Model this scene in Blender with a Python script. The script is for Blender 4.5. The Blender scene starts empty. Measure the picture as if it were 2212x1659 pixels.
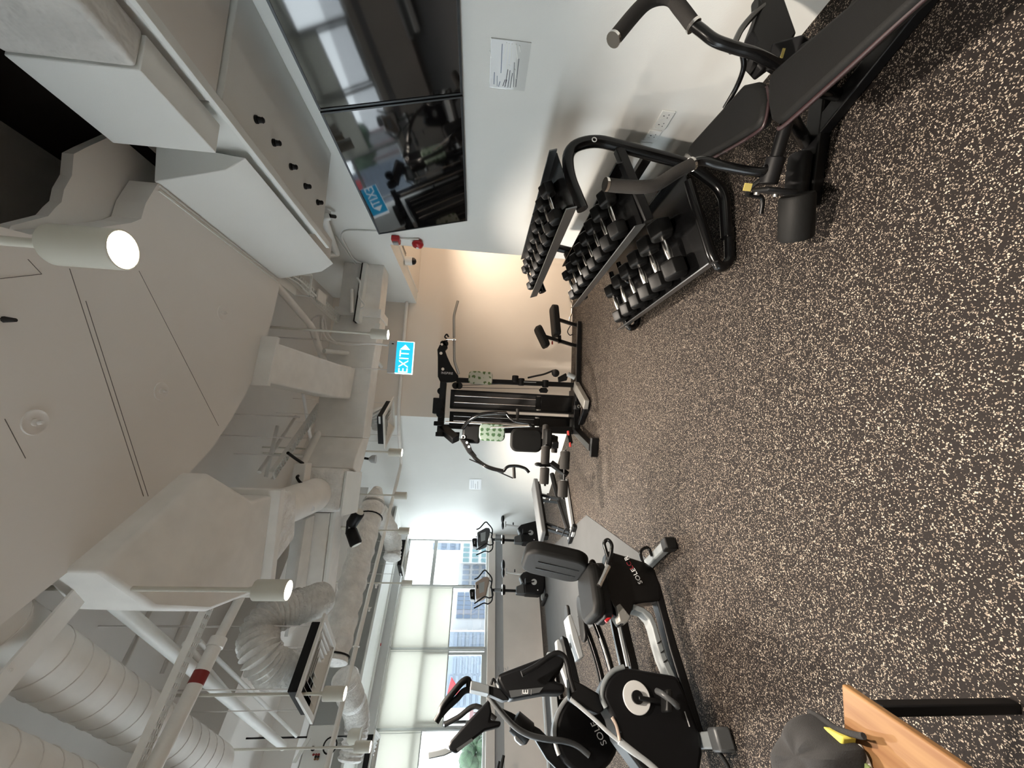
import bpy, math, random
import numpy as np
from mathutils import Vector, Matrix

random.seed(7)
scene = bpy.context.scene
COL = scene.collection

# ------------------------------------------------------------------ camera
# level-world frame: +Y runs along the wall with the televisions, +X towards it, Z up
FPX, CAM_H, PITCH, ROLL, YAW = 860.0, 1.57, 4.95, 3.16, 7.41
_p, _r, _w = (math.radians(v) for v in (PITCH, ROLL, YAW))
FW = Vector((math.sin(_w) * math.cos(_p), math.cos(_w) * math.cos(_p), -math.sin(_p)))
_rt0 = Vector((math.cos(_w), -math.sin(_w), 0)); _up0 = _rt0.cross(FW)
RT = math.cos(_r) * _rt0 + math.sin(_r) * _up0
UP = RT.cross(FW)
CAMP = Vector((0, 0, CAM_H))
cam = bpy.data.cameras.new('camera'); camo = bpy.data.objects.new('camera', cam); COL.objects.link(camo)
cam.sensor_fit = 'HORIZONTAL'; cam.sensor_width = 36.0; cam.lens = FPX / 2212 * 36.0
cam.clip_start = 0.03; cam.clip_end = 500
# the phone was held on its side: picture-right is the room's down
mx = Matrix((-UP, RT, -FW)).transposed().to_4x4(); mx.translation = CAMP
camo.matrix_world = mx
scene.camera = camo

# ------------------------------------------------------------------ light
scene.view_settings.view_transform = 'Standard'
scene.view_settings.look = 'None'
scene.view_settings.gamma = 1.0
scene.view_settings.use_curve_mapping = False
scene.view_settings.exposure = 2.06
world = bpy.data.worlds.new('sky'); scene.world = world; world.use_nodes = True
bg = world.node_tree.nodes['Background']
bg.inputs[0].default_value = (0.92, 0.965, 1.0, 1); bg.inputs[1].default_value = 2.25

# ------------------------------------------------------------------ survey helpers
def ray(x, y):
    return RT * ((829.5 - y) / FPX) - UP * ((x - 1106.0) / FPX) + FW
def _hit(x, y, ax, v):
    d = ray(x, y); return CAMP + d * ((v - CAMP[ax]) / d[ax])
def PX(x, y, v): return _hit(x, y, 0, v)
def PY(x, y, v): return _hit(x, y, 1, v)
def PZ(x, y, v): return _hit(x, y, 2, v)
def PP(x, y, p, n):
    d = ray(x, y); n = Vector(n); return CAMP + d * ((Vector(p) - CAMP).dot(n) / d.dot(n))

# ------------------------------------------------------------------ materials
MATS = {}
def mat(name, col, rough=0.6, metal=0.0, var=0.0, vscale=6.0, bump=0.0, bscale=60.0, spec=0.5, emis=None, estr=0.0, coat=0.0):
    m = bpy.data.materials.new(name); m.use_nodes = True
    nt = m.node_tree; b = nt.nodes['Principled BSDF']
    b.inputs['Base Color'].default_value = (*col, 1); b.inputs['Roughness'].default_value = rough
    b.inputs['Metallic'].default_value = metal; b.inputs['Specular IOR Level'].default_value = spec
    if coat: b.inputs['Coat Weight'].default_value = coat
    tc = None
    if var or bump:
        tc = nt.nodes.new('ShaderNodeTexCoord')
    if var:
        n = nt.nodes.new('ShaderNodeTexNoise'); n.inputs['Scale'].default_value = vscale; n.inputs['Detail'].default_value = 5
        r = nt.nodes.new('ShaderNodeValToRGB')
        r.color_ramp.elements[0].position = 0.3; r.color_ramp.elements[1].position = 0.72
        r.color_ramp.elements[0].color = (*[c * (1 - var) for c in col], 1)
        r.color_ramp.elements[1].color = (*[min(1, c * (1 + var * 0.6)) for c in col], 1)
        nt.links.new(tc.outputs['Object'], n.inputs['Vector']); nt.links.new(n.outputs['Fac'], r.inputs['Fac'])
        nt.links.new(r.outputs['Color'], b.inputs['Base Color'])
    if bump:
        n2 = nt.nodes.new('ShaderNodeTexNoise'); n2.inputs['Scale'].default_value = bscale; n2.inputs['Detail'].default_value = 3
        bp = nt.nodes.new('ShaderNodeBump'); bp.inputs['Strength'].default_value = bump; bp.inputs['Distance'].default_value = 0.05 if 0.7 < bump < 0.95 else 0.02 if bump > 0.7 else 0.01
        nt.links.new(tc.outputs['Object'], n2.inputs['Vector']); nt.links.new(n2.outputs['Fac'], bp.inputs['Height'])
        nt.links.new(bp.outputs['Normal'], b.inputs['Normal'])
    if emis:
        b.inputs['Emission Color'].default_value = (*emis, 1); b.inputs['Emission Strength'].default_value = estr
    MATS[name] = m; return m

mat('wall_paint', (0.79, 0.795, 0.765), 0.75, var=0.04, vscale=1.2, bump=0.06, bscale=180)
mat('warm_wall_paint', (0.83, 0.755, 0.67), 0.75, var=0.03, vscale=1.2, bump=0.05, bscale=180)
mat('low_wall_paint', (0.85, 0.78, 0.72), 0.75, var=0.06, vscale=2.5, bump=0.05, bscale=180)
mat('ceiling_paint', (0.76, 0.735, 0.70), 0.8, var=0.05, vscale=1.5, bump=0.05, bscale=120)
mat('board_paint', (0.82, 0.79, 0.75), 0.8, var=0.04, vscale=1.0, bump=0.03, bscale=120)
mat('white_gloss', (0.82, 0.83, 0.80), 0.5, var=0.03)
mat('service_paint', (0.86, 0.84, 0.80), 0.7, var=0.06, vscale=7)
mat('wrap', (0.86, 0.85, 0.82), 0.6, var=0.12, vscale=9, bump=0.9, bscale=13)
mat('plaster', (0.66, 0.645, 0.61), 0.85, var=0.14, vscale=5, bump=0.9, bscale=9)
mat('foil', (0.82, 0.81, 0.78), 0.5, var=0.14, vscale=14, bump=1.0, bscale=26)
mat('joint_grey', (0.16, 0.15, 0.14), 0.9)
mat('lip_steel', (0.20, 0.21, 0.22), 0.3, metal=0.9)
mat('pennant_red', (0.20, 0.004, 0.008), 0.6)
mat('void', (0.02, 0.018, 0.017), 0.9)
mat('alu', (0.62, 0.62, 0.61), 0.4, metal=0.2, var=0.04)
mat('window_frame', (0.50, 0.515, 0.50), 0.5, var=0.03)
mat('sill_grey', (0.40, 0.41, 0.42), 0.6)
mat('grille_white', (0.74, 0.73, 0.69), 0.5)
mat('black_metal', (0.003, 0.003, 0.0033), 0.38, spec=0.28)
mat('black_satin', (0.0035, 0.0035, 0.004), 0.5, spec=0.25)
mat('black_gloss', (0.0028, 0.0028, 0.003), 0.2, spec=0.35)
mat('black_rubber', (0.0035, 0.0034, 0.0033), 0.5, spec=0.3, bump=0.1, bscale=300)
mat('foam', (0.017, 0.015, 0.013), 0.9, bump=0.25, bscale=400)
mat('vinyl', (0.005, 0.005, 0.0048), 0.6, spec=0.16, bump=0.08, bscale=220)
mat('vinyl_grey', (0.10, 0.105, 0.108), 0.42, bump=0.05, bscale=220)
mat('piping_red', (0.018, 0.008, 0.009), 0.4)
mat('dark_plastic', (0.0035, 0.0035, 0.004), 0.42, spec=0.22)
mat('grey_plastic', (0.16, 0.175, 0.18), 0.45)
mat('silver_plastic', (0.36, 0.375, 0.38), 0.35)
mat('mesh_grey', (0.028, 0.026, 0.025), 0.6)
mat('chrome', (0.72, 0.70, 0.67), 0.16, metal=1.0)
mat('steel', (0.45, 0.44, 0.42), 0.35, metal=1.0)
mat('galv', (0.20, 0.195, 0.18), 0.5, metal=0.3, var=0.1)
mat('red', (0.42, 0.012, 0.016), 0.3)
mat('red_band', (0.24, 0.015, 0.012), 0.5)
mat('red_knob', (0.70, 0.06, 0.05), 0.4)
mat('paper', (0.78, 0.80, 0.81), 0.35)
mat('plastic_sleeve', (0.62, 0.63, 0.61), 0.12)
mat('ink', (0.05, 0.06, 0.07), 0.6)
mat('ink_blue', (0.10, 0.16, 0.24), 0.6)
mat('letter_white', (0.72, 0.72, 0.72), 0.5)
mat('letter_grey', (0.30, 0.30, 0.30), 0.5)
mat('letter_red', (0.25, 0.02, 0.03), 0.5)
mat('yellow', (0.42, 0.34, 0.10), 0.5)
mat('lining_yellow', (0.55, 0.48, 0.08), 0.8)
mat('cloth_dark', (0.013, 0.0125, 0.0125), 0.95, var=0.2, vscale=30, bump=0.3, bscale=350)
mat('cloth_white', (0.60, 0.60, 0.57), 0.9, var=0.15, vscale=20)
mat('cloth_green', (0.16, 0.20, 0.07), 0.9)
mat('screen_dim', (0.10, 0.11, 0.12), 0.2)
mat('console_bronze', (0.36, 0.28, 0.23), 0.4)
mat('console_grey', (0.055, 0.058, 0.06), 0.4)
mat('glass_lamp', (0.9, 0.9, 0.88), 0.4, emis=(1.0, 0.88, 0.70), estr=7.0)
mat('lamp_off', (0.72, 0.72, 0.66), 0.4)
mat('lamp_body', (0.64, 0.62, 0.54), 0.45)
mat('sign_blue', (0.02, 0.28, 0.46), 0.3, emis=(0.01, 0.30, 0.55), estr=0.5)
mat('sign_white', (0.9, 0.95, 0.98), 0.3, emis=(0.85, 0.95, 1.0), estr=0.45)
mat('leaf', (0.03, 0.06, 0.028), 0.8, var=0.5, vscale=3)
mat('bounce_ground', (0.52, 0.52, 0.53), 0.9, var=0.1)
mat('city_white', (0.20, 0.205, 0.21), 0.8, var=0.03)
mat('city_pale', (0.105, 0.125, 0.15), 0.8, var=0.05)
mat('city_blue', (0.022, 0.04, 0.07), 0.3)
mat('city_teal', (0.018, 0.06, 0.068), 0.3)
mat('city_grey', (0.07, 0.09, 0.12), 0.5)
mat('city_pink', (0.16, 0.09, 0.09), 0.8)
mat('tv_frame', (0.05, 0.055, 0.06), 0.3, metal=0.4)
mat('tv_screen', (0.003, 0.003, 0.0035), 0.045, spec=0.9)
mat('camera_dome', (0.01, 0.01, 0.012), 0.08)
mat('daylight_grey', (0.07, 0.072, 0.073), 0.75, spec=0.1, var=0.06, vscale=4, bump=0.06, bscale=200)  # grey that stands for window daylight on the floor

def new_nodes(name):
    m = bpy.data.materials.new(name); m.use_nodes = True; MATS[name] = m
    return m, m.node_tree, m.node_tree.nodes['Principled BSDF']

# speckled recycled-rubber floor: dark crumb with cream flecks
m, nt, b = new_nodes('speckle_floor')
tc = nt.nodes.new('ShaderNodeTexCoord')
wn = nt.nodes.new('ShaderNodeTexNoise'); wn.inputs['Scale'].default_value = 120; wn.inputs['Detail'].default_value = 2
vm = nt.nodes.new('ShaderNodeVectorMath'); vm.operation = 'SCALE'; vm.inputs['Scale'].default_value = 0.011
va = nt.nodes.new('ShaderNodeVectorMath'); va.operation = 'ADD'
nt.links.new(tc.outputs['Object'], wn.inputs['Vector']); nt.links.new(wn.outputs['Color'], vm.inputs[0])
nt.links.new(tc.outputs['Object'], va.inputs[0]); nt.links.new(vm.outputs[0], va.inputs[1])
masks = []
for sc, thr, dist in ((150, 0.77, 0.44), (230, 0.80, 0.46)):
    vo = nt.nodes.new('ShaderNodeTexVoronoi'); vo.inputs['Scale'].default_value = sc
    nt.links.new(va.outputs[0], vo.inputs['Vector'])
    sx = nt.nodes.new('ShaderNodeSeparateColor'); nt.links.new(vo.outputs['Color'], sx.inputs[0])
    g1 = nt.nodes.new('ShaderNodeMath'); g1.operation = 'GREATER_THAN'; g1.inputs[1].default_value = thr; nt.links.new(sx.outputs[0], g1.inputs[0])
    l1 = nt.nodes.new('ShaderNodeMath'); l1.operation = 'LESS_THAN'; l1.inputs[1].default_value = dist; nt.links.new(vo.outputs['Distance'], l1.inputs[0])
    mu = nt.nodes.new('ShaderNodeMath'); mu.operation = 'MULTIPLY'; nt.links.new(g1.outputs[0], mu.inputs[0]); nt.links.new(l1.outputs[0], mu.inputs[1])
    masks.append((mu, sx))
mxm = nt.nodes.new('ShaderNodeMath'); mxm.operation = 'MAXIMUM'; nt.links.new(masks[0][0].outputs[0], mxm.inputs[0]); nt.links.new(masks[1][0].outputs[0], mxm.inputs[1])
fl = nt.nodes.new('ShaderNodeValToRGB'); fl.color_ramp.elements[0].color = (0.11, 0.087, 0.067, 1); fl.color_ramp.elements[1].color = (0.37, 0.315, 0.258, 1)
nt.links.new(masks[0][1].outputs[1], fl.inputs['Fac'])
bn = nt.nodes.new('ShaderNodeTexNoise'); bn.inputs['Scale'].default_value = 160; nt.links.new(tc.outputs['Object'], bn.inputs['Vector'])
bs = nt.nodes.new('ShaderNodeValToRGB'); bs.color_ramp.elements[0].color = (0.006, 0.0048, 0.0044, 1); bs.color_ramp.elements[1].color = (0.015, 0.0118, 0.0106, 1)
nt.links.new(bn.outputs['Fac'], bs.inputs['Fac'])
mi = nt.nodes.new('ShaderNodeMix'); mi.data_type = 'RGBA'
nt.links.new(mxm.outputs[0], mi.inputs['Factor']); nt.links.new(bs.outputs['Color'], mi.inputs[6]); nt.links.new(fl.outputs['Color'], mi.inputs[7])
nt.links.new(mi.outputs[2], b.inputs['Base Color']); b.inputs['Roughness'].default_value = 0.7; b.inputs['Specular IOR Level'].default_value = 0.12
bp = nt.nodes.new('ShaderNodeBump'); bp.inputs['Strength'].default_value = 0.25; bp.inputs['Distance'].default_value = 0.004
nt.links.new(bn.outputs['Fac'], bp.inputs['Height']); nt.links.new(bp.outputs['Normal'], b.inputs['Normal'])

# light timber
m, nt, b = new_nodes('wood')
tc = nt.nodes.new('ShaderNodeTexCoord'); mp = nt.nodes.new('ShaderNodeMapping'); mp.inputs['Scale'].default_value = (22, 1.6, 1)
nz = nt.nodes.new('ShaderNodeTexNoise'); nz.inputs['Scale'].default_value = 1.6; nz.inputs['Detail'].default_value = 6
rp = nt.nodes.new('ShaderNodeValToRGB'); rp.color_ramp.elements[0].color = (0.14, 0.064, 0.025, 1); rp.color_ramp.elements[1].color = (0.21, 0.116, 0.05, 1)
rp.color_ramp.elements[0].position = 0.3; rp.color_ramp.elements[1].position = 0.65
nt.links.new(tc.outputs['Object'], mp.inputs[0]); nt.links.new(mp.outputs[0], nz.inputs['Vector']); nt.links.new(nz.outputs['Fac'], rp.inputs['Fac'])
nt.links.new(rp.outputs['Color'], b.inputs['Base Color']); b.inputs['Roughness'].default_value = 0.5; b.inputs['Specular IOR Level'].default_value = 0.25

# roller blind fabric, lets daylight through
m, nt, b = new_nodes('blind_fabric')
out = nt.nodes['Material Output']
tr = nt.nodes.new('ShaderNodeBsdfTranslucent'); tr.inputs['Color'].default_value = (0.72, 0.71, 0.66, 1)
df = nt.nodes.new('ShaderNodeBsdfDiffuse'); df.inputs['Color'].default_value = (0.82, 0.81, 0.76, 1)
ms = nt.nodes.new('ShaderNodeMixShader'); ms.inputs[0].default_value = 0.52
nt.links.new(df.outputs[0], ms.inputs[1]); nt.links.new(tr.outputs[0], ms.inputs[2]); nt.links.new(ms.outputs[0], out.inputs['Surface'])

# clear glazing
m, nt, b = new_nodes('glazing')
out = nt.nodes['Material Output']
tp = nt.nodes.new('ShaderNodeBsdfTransparent'); tp.inputs['Color'].default_value = (0.93, 0.96, 0.97, 1)
gl = nt.nodes.new('ShaderNodeBsdfGlossy'); gl.inputs['Roughness'].default_value = 0.02
ms = nt.nodes.new('ShaderNodeMixShader'); ms.inputs[0].default_value = 0.05
nt.links.new(tp.outputs[0], ms.inputs[1]); nt.links.new(gl.outputs[0], ms.inputs[2]); nt.links.new(ms.outputs[0], out.inputs['Surface'])

# printed cover cloth: pale with rows of green plant motifs
def print_mat(name, base, ink):
    m, nt, b = new_nodes(name)
    tc = nt.nodes.new('ShaderNodeTexCoord')
    vo = nt.nodes.new('ShaderNodeTexVoronoi'); vo.inputs['Scale'].default_value = 13; vo.inputs['Randomness'].default_value = 0.25
    nz = nt.nodes.new('ShaderNodeTexNoise'); nz.inputs['Scale'].default_value = 45
    ad = nt.nodes.new('ShaderNodeMath'); ad.operation = 'MULTIPLY_ADD'; ad.inputs[1].default_value = 0.55; 
    nt.links.new(tc.outputs['Object'], vo.inputs['Vector']); nt.links.new(tc.outputs['Object'], nz.inputs['Vector'])
    nt.links.new(nz.outputs['Fac'], ad.inputs[0]); nt.links.new(vo.outputs['Distance'], ad.inputs[2])
    r = nt.nodes.new('ShaderNodeValToRGB'); r.color_ramp.interpolation = 'CONSTANT'
    r.color_ramp.elements[0].color = (*ink, 1); r.color_ramp.elements[1].position = 0.58; r.color_ramp.elements[1].color = (*base, 1)
    nt.links.new(ad.outputs[0], r.inputs['Fac']); nt.links.new(r.outputs['Color'], b.inputs['Base Color']); b.inputs['Roughness'].default_value = 0.7
print_mat('print_cream', (0.46, 0.46, 0.38), (0.08, 0.13, 0.04))
print_mat('print_green', (0.15, 0.20, 0.165), (0.02, 0.06, 0.02))

# ------------------------------------------------------------------ mesh builder
def V(*a): return Vector(a[0]) if len(a) == 1 else Vector(a)
class MB:
    def __init__(s): s.v = []; s.f = []
    def _add(s, vs, fs):
        o = len(s.v); s.v += [Vector(p) for p in vs]; s.f += [tuple(i + o for i in f) for f in fs]; return s
    def bx(s, x0, x1, y0, y1, z0, z1):
        x0, x1 = sorted((x0, x1)); y0, y1 = sorted((y0, y1)); z0, z1 = sorted((z0, z1))
        return s._add([(x0,y0,z0),(x1,y0,z0),(x1,y1,z0),(x0,y1,z0),(x0,y0,z1),(x1,y0,z1),(x1,y1,z1),(x0,y1,z1)],
                      [(0,3,2,1),(4,5,6,7),(0,1,5,4),(1,2,6,5),(2,3,7,6),(3,0,4,7)])
    def obox(s, c, ax, ay, az):
        c, ax, ay, az = V(c), V(ax), V(ay), V(az)
        if ax.cross(ay).dot(az) < 0: ax = -ax
        q = [c + i*ax + j*ay + k*az for k in (-1,1) for i, j in ((-1,-1),(1,-1),(1,1),(-1,1))]
        return s._add(q, [(0,3,2,1),(4,5,6,7),(0,1,5,4),(1,2,6,5),(2,3,7,6),(3,0,4,7)])
    def beam(s, a, b, w, h, up=(0,0,1)):
        a, b = V(a), V(b); d = (b - a); L = d.length; d.normalize(); u = V(up)
        sd = d.cross(u)
        if sd.length < 1e-4: sd = d.cross(Vector((1,0,0)))
        sd.normalize(); u2 = sd.cross(d)
        return s.obox((a + b) / 2, d * L / 2, sd * w / 2, u2 * h / 2)
    def prism(s, pts, ext):
        pts = [V(p) for p in pts]; e = V(ext); n = len(pts)
        nrm = Vector((0,0,0))
        for i in range(n): nrm += pts[i].cross(pts[(i+1) % n])
        if nrm.dot(e) > 0: pts = pts[::-1]
        q = pts + [p + e for p in pts]
        return s._add(q, [tuple(range(n)), tuple(range(2*n-1, n-1, -1))] + [((i+1) % n, i, n+i, n+(i+1) % n) for i in range(n)])
    def tube(s, pts, r, n=10, caps=True):
        pts = [V(p) for p in pts]; m = len(pts)
        rr = r if isinstance(r, (list, tuple)) else [r] * m
        t = []
        for i in range(m):
            a = pts[max(0, i-1)]; b = pts[min(m-1, i+1)]; d = b - a
            t.append(d.normalized() if d.length > 1e-9 else Vector((0,0,1)))
        ref = Vector((0,0,1)) if abs(t[0].z) < 0.9 else Vector((1,0,0))
        nn = t[0].cross(ref).normalized(); vs = []
        for i in range(m):
            nn = (nn - t[i] * nn.dot(t[i]))
            if nn.length < 1e-6: nn = t[i].orthogonal()
            nn.normalize(); bb = t[i].cross(nn)
            for k in range(n):
                an = 2*math.pi*k/n; vs.append(pts[i] + (nn*math.cos(an) + bb*math.sin(an)) * rr[i])
        fs = [(i*n+k, i*n+(k+1) % n, (i+1)*n+(k+1) % n, (i+1)*n+k) for i in range(m-1) for k in range(n)]
        if caps: fs += [tuple(range(n-1, -1, -1)), tuple(range((m-1)*n, m*n))]
        return s._add(vs, fs)
    def cyl(s, a, b, r, r2=None, n=20): return s.tube([a, b], [r, r if r2 is None else r2], n)
    def lathe(s, prof, c, axis=(0,0,1), n=24):
        c, ax = V(c), V(axis).normalized(); return s.tube2([(c + ax*h, max(r, 1e-4)) for r, h in prof], ax, n)
    def tube2(s, pr, ax, n):
        u = ax.orthogonal().normalized(); w = ax.cross(u); vs = []
        for p, r in pr:
            for k in range(n):
                an = 2*math.pi*k/n; vs.append(p + (u*math.cos(an) + w*math.sin(an)) * r)
        m = len(pr)
        fs = [(i*n+k, i*n+(k+1) % n, (i+1)*n+(k+1) % n, (i+1)*n+k) for i in range(m-1) for k in range(n)]
        fs += [tuple(range(n-1, -1, -1)), tuple(range((m-1)*n, m*n))]
        return s._add(vs, fs)
    def ell(s, c, rx, ry, rz, n=16, m=9):
        c = V(c); vs = []
        for i in range(m):
            ph = math.pi * (i + 0.02*(i == 0) - 0.02*(i == m-1)) / (m-1)
            for k in range(n):
                an = 2*math.pi*k/n; vs.append(c + Vector((rx*math.sin(ph)*math.cos(an), ry*math.sin(ph)*math.sin(an), -rz*math.cos(ph))))
        fs = [(i*n+k, i*n+(k+1) % n, (i+1)*n+(k+1) % n, (i+1)*n+k) for i in range(m-1) for k in range(n)]
        fs += [tuple(range(n-1, -1, -1)), tuple(range((m-1)*n, m*n))]
        return s._add(vs, fs)
    def torus(s, c, axis, R, r, n=20, m=8):
        c, ax = V(c), V(axis).normalized(); u = ax.orthogonal().normalized(); w = ax.cross(u); vs = []
        for i in range(n):
            a = 2*math.pi*i/n; d = u*math.cos(a) + w*math.sin(a)
            for k in range(m):
                e = 2*math.pi*k/m; vs.append(c + d*(R + r*math.cos(e)) + ax*r*math.sin(e))
        fs = [(i*m+k, ((i+1) % n)*m+k, ((i+1) % n)*m+(k+1) % m, i*m+(k+1) % m) for i in range(n) for k in range(m)]
        return s._add(vs, fs)
    def rpad(s, c, ax, ay, az, cr=0.3, n=6):
        """pad: rounded rectangle outline in ax/ay, thickness +-az"""
        c, ax, ay, az = V(c), V(ax), V(ay), V(az); lx, ly = ax.length, ay.length; r = cr * min(lx, ly)
        pts = []
        for sx, sy, a0 in ((1,1,0), (-1,1,90), (-1,-1,180), (1,-1,270)):
            for k in range(n+1):
                a = math.radians(a0 + 90*k/n)
                pts.append(((sx*(lx-r) + r*math.cos(a)) / lx, (sy*(ly-r) + r*math.sin(a)) / ly))
        P = [c + ax*x + ay*y - az for x, y in pts]
        return s.prism(P, az*2)
    def build(s, name, m, parent=None, smooth=None, bevel=0.0, seg=2, world=True):
        me = bpy.data.meshes.new(name)
        vs = s.v
        if parent is not None and world:
            q = parent
            while q.parent: q = q.parent
            inv = q.matrix_basis.inverted(); vs = [inv @ p for p in vs]
        me.from_pydata([tuple(p) for p in vs], [], s.f); me.validate(); me.update()
        o = bpy.data.objects.new(name, me); COL.objects.link(o)
        me.materials.append(MATS[m] if isinstance(m, str) else m)
        if parent is not None: o.parent = parent
        if bevel:
            bv = o.modifiers.new('edge', 'BEVEL'); bv.width = bevel; bv.segments = seg; bv.limit_method = 'ANGLE'; bv.angle_limit = math.radians(35)
            bv.harden_normals = False
        if smooth or bevel:
            me.polygons.foreach_set('use_smooth', [True] * len(me.polygons))
            me.set_sharp_from_angle(angle=math.radians(50 if not bevel else 80))
        return o
def arcpts(pts, rad=0.05, n=5):
    """polyline with its corners rounded"""
    pts = [V(p) for p in pts]; out = [pts[0]]
    for i in range(1, len(pts)-1):
        a, b, c = pts[i-1], pts[i], pts[i+1]
        d1, d2 = (a-b), (c-b); r = min(rad, d1.length*0.48, d2.length*0.48)
        p, q = b + d1.normalized()*r, b + d2.normalized()*r
        for k in range(n+1):
            t = k/n; out.append(p*(1-t)**2 + b*2*t*(1-t) + q*t*t)
    out.append(pts[-1]); return out
def spline(pts, n=6):
    pts = [V(p) for p in pts]; P = [pts[0]] + pts + [pts[-1]]; out = []
    for i in range(1, len(P)-2):
        a, b, c, d = P[i-1:i+3]
        for k in range(n):
            t = k/n; out.append(0.5*((2*b) + (c-a)*t + (2*a-5*b+4*c-d)*t*t + (3*b-a-3*c+d)*t**3))
    out.append(pts[-1]); return out

def tag(o, label=None, cat=None, group=None, kind=None):
    if label: o['label'] = label
    if cat: o['category'] = cat
    if group: o['group'] = group
    if kind: o['kind'] = kind
    return o
def thing(name, label, cat, loc=(0,0,0), rz=0.0, group=None):
    o = bpy.data.objects.new(name, None); COL.objects.link(o); o.empty_display_size = 0.1
    o.location = loc; o.rotation_euler = (0, 0, rz)
    o.matrix_basis = Matrix.Translation(Vector(loc)) @ Matrix.Rotation(rz, 4, 'Z')
    return tag(o, label, cat, group)
def struct(name, mb, m, parent=None, **k):
    o = mb.build(name, m, parent, **k)
    if parent is None: o['kind'] = 'structure'
    return o
def kids(o): return [c for c in bpy.data.objects if c.parent == o]
def copy_tree(o, parent=None):
    c = o.copy(); COL.objects.link(c)
    if parent is not None: c.parent = parent
    for ch in kids(o): copy_tree(ch, c)
    return c
def lettering(name, txt, m, parent, origin, xdir, ydir, size, depth=0.002, align='CENTER', xs=1.0):
    """flat raised letters: baseline along xdir, tops towards ydir"""
    cu = bpy.data.curves.new(name, 'FONT'); cu.body = txt; cu.size = size; cu.extrude = depth/2; cu.align_x = align; cu.align_y = 'CENTER'; cu.space_character = 1.05
    t = bpy.data.objects.new('tmp', cu); COL.objects.link(t)
    dg = bpy.context.evaluated_depsgraph_get()
    me = bpy.data.meshes.new_from_object(t.evaluated_get(dg)); bpy.data.objects.remove(t); bpy.data.curves.remove(cu)
    x, y = V(xdir).normalized(), V(ydir).normalized(); z = x.cross(y)
    M = Matrix((x*xs, y, z)).transposed().to_4x4(); M.translation = V(origin)
    if parent is not None:
        q = parent
        while q.parent: q = q.parent
        M = q.matrix_basis.inverted() @ M
    me.transform(M); me.name = name
    me.materials.clear(); me.materials.append(MATS[m])
    o = bpy.data.objects.new(name, me); COL.objects.link(o)
    if parent is not None: o.parent = parent
    return o
# ================================================================== THE SETTING
ZC = 4.0
X_TV = 2.12                      # face of the television wall
P0 = Vector((-2.42, 9.80, 0))    # right end of the window wall
WD = Vector((-0.758, -0.652, 0)).normalized()      # along the window wall, towards the camera's left
WN = Vector((-0.652, 0.758, 0)).normalized()       # outwards through the glass
def W(s, z=0.0, off=0.0): return P0 + WD*s + WN*off + Vector((0, 0, z))

struct('floor', MB().prism([(-9.2,-3.2,-0.12),(4.5,-3.2,-0.12),(4.5,6.8,-0.12),(0.4,6.8,-0.12),(-2.3,10.3,-0.12),(-9.4,4.3,-0.12)], (0,0,0.12)), 'speckle_floor')
struct('floor', MB().prism([(-1.02,3.45,0.0005),(-1.02,5.45,0.0005),(-2.05,7.75,0.0005),(-2.9,8.6,0.0005),(-3.27,8.29,0.0005),(-4.6,7.15,0.0005),(-2.7,5.75,0.0005),(-1.3,3.62,0.0005)], (0,0,0.006)), 'daylight_grey')  # patch of window daylight on the floor, put in as a grey slab
struct('wall_right', MB().bx(X_TV, X_TV+0.2, -3.0, 4.46, 0, ZC).bx(X_TV, X_TV+0.2, 4.46, 6.56, 2.66, ZC), 'wall_paint')
struct('wall_back', MB().bx(-9.2, 2.4, -3.2, -3.0, 0, ZC), 'wall_paint')
struct('wall_left', MB().bx(-9.25, -9.05, -3.1, 4.35, 0, 1.1).bx(-9.25, -9.05, -3.1, 4.35, 2.96, ZC).bx(-9.25, -9.05, -3.1, -2.9, 1.1, 2.96).bx(-9.25, -9.05, 3.9, 4.35, 1.1, 2.96), 'wall_paint')
for i in range(6):  # unseen bays added to bring more daylight into the room
    y0 = -2.9 + i*6.8/6; y1 = y0 + 6.8/6
    fr = struct('window_%d' % (i+8), MB().bx(-9.2,-9.1,y0,y0+0.035,1.1,2.96).bx(-9.2,-9.1,y1-0.035,y1,1.1,2.96).bx(-9.2,-9.1,y0,y1,1.1,1.15).bx(-9.2,-9.1,y0,y1,2.91,2.96).bx(-9.2,-9.1,y0,y1,2.285,2.36), 'window_frame')
    struct('pane', MB().bx(-9.155,-9.148,y0+0.035,y1-0.035,1.15,2.91), 'glazing', fr)
struct('wall_corridor', MB().bx(2.32, 4.3, 4.26, 4.46, 0, ZC).bx(4.3, 4.45, 4.3, 6.7, 0, ZC), 'warm_wall_paint')
struct('wall_end', MB().bx(0.24, 4.4, 6.56, 6.72, 0, ZC), 'warm_wall_paint')
# the diagonal wall: a proud stretch, then a set-back stretch up to the window
da = Vector((0.24, 6.56, 0)); dd = (P0 - da).normalized(); dn = Vector((dd.y, -dd.x, 0))
if dn.y < 0: dn = -dn
k1 = da + dd*2.16
struct('wall_diagonal', MB().prism([da, k1, k1 + dn*0.3, da + dn*0.3], (0,0,ZC)), 'wall_paint')
struct('wall_diagonal_recess', MB().prism([k1 + dn*0.10, P0 + dn*0.10 + dd*0.2, P0 + dn*0.35 + dd*0.2, k1 + dn*0.35], (0,0,ZC)), 'wall_paint')
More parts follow.
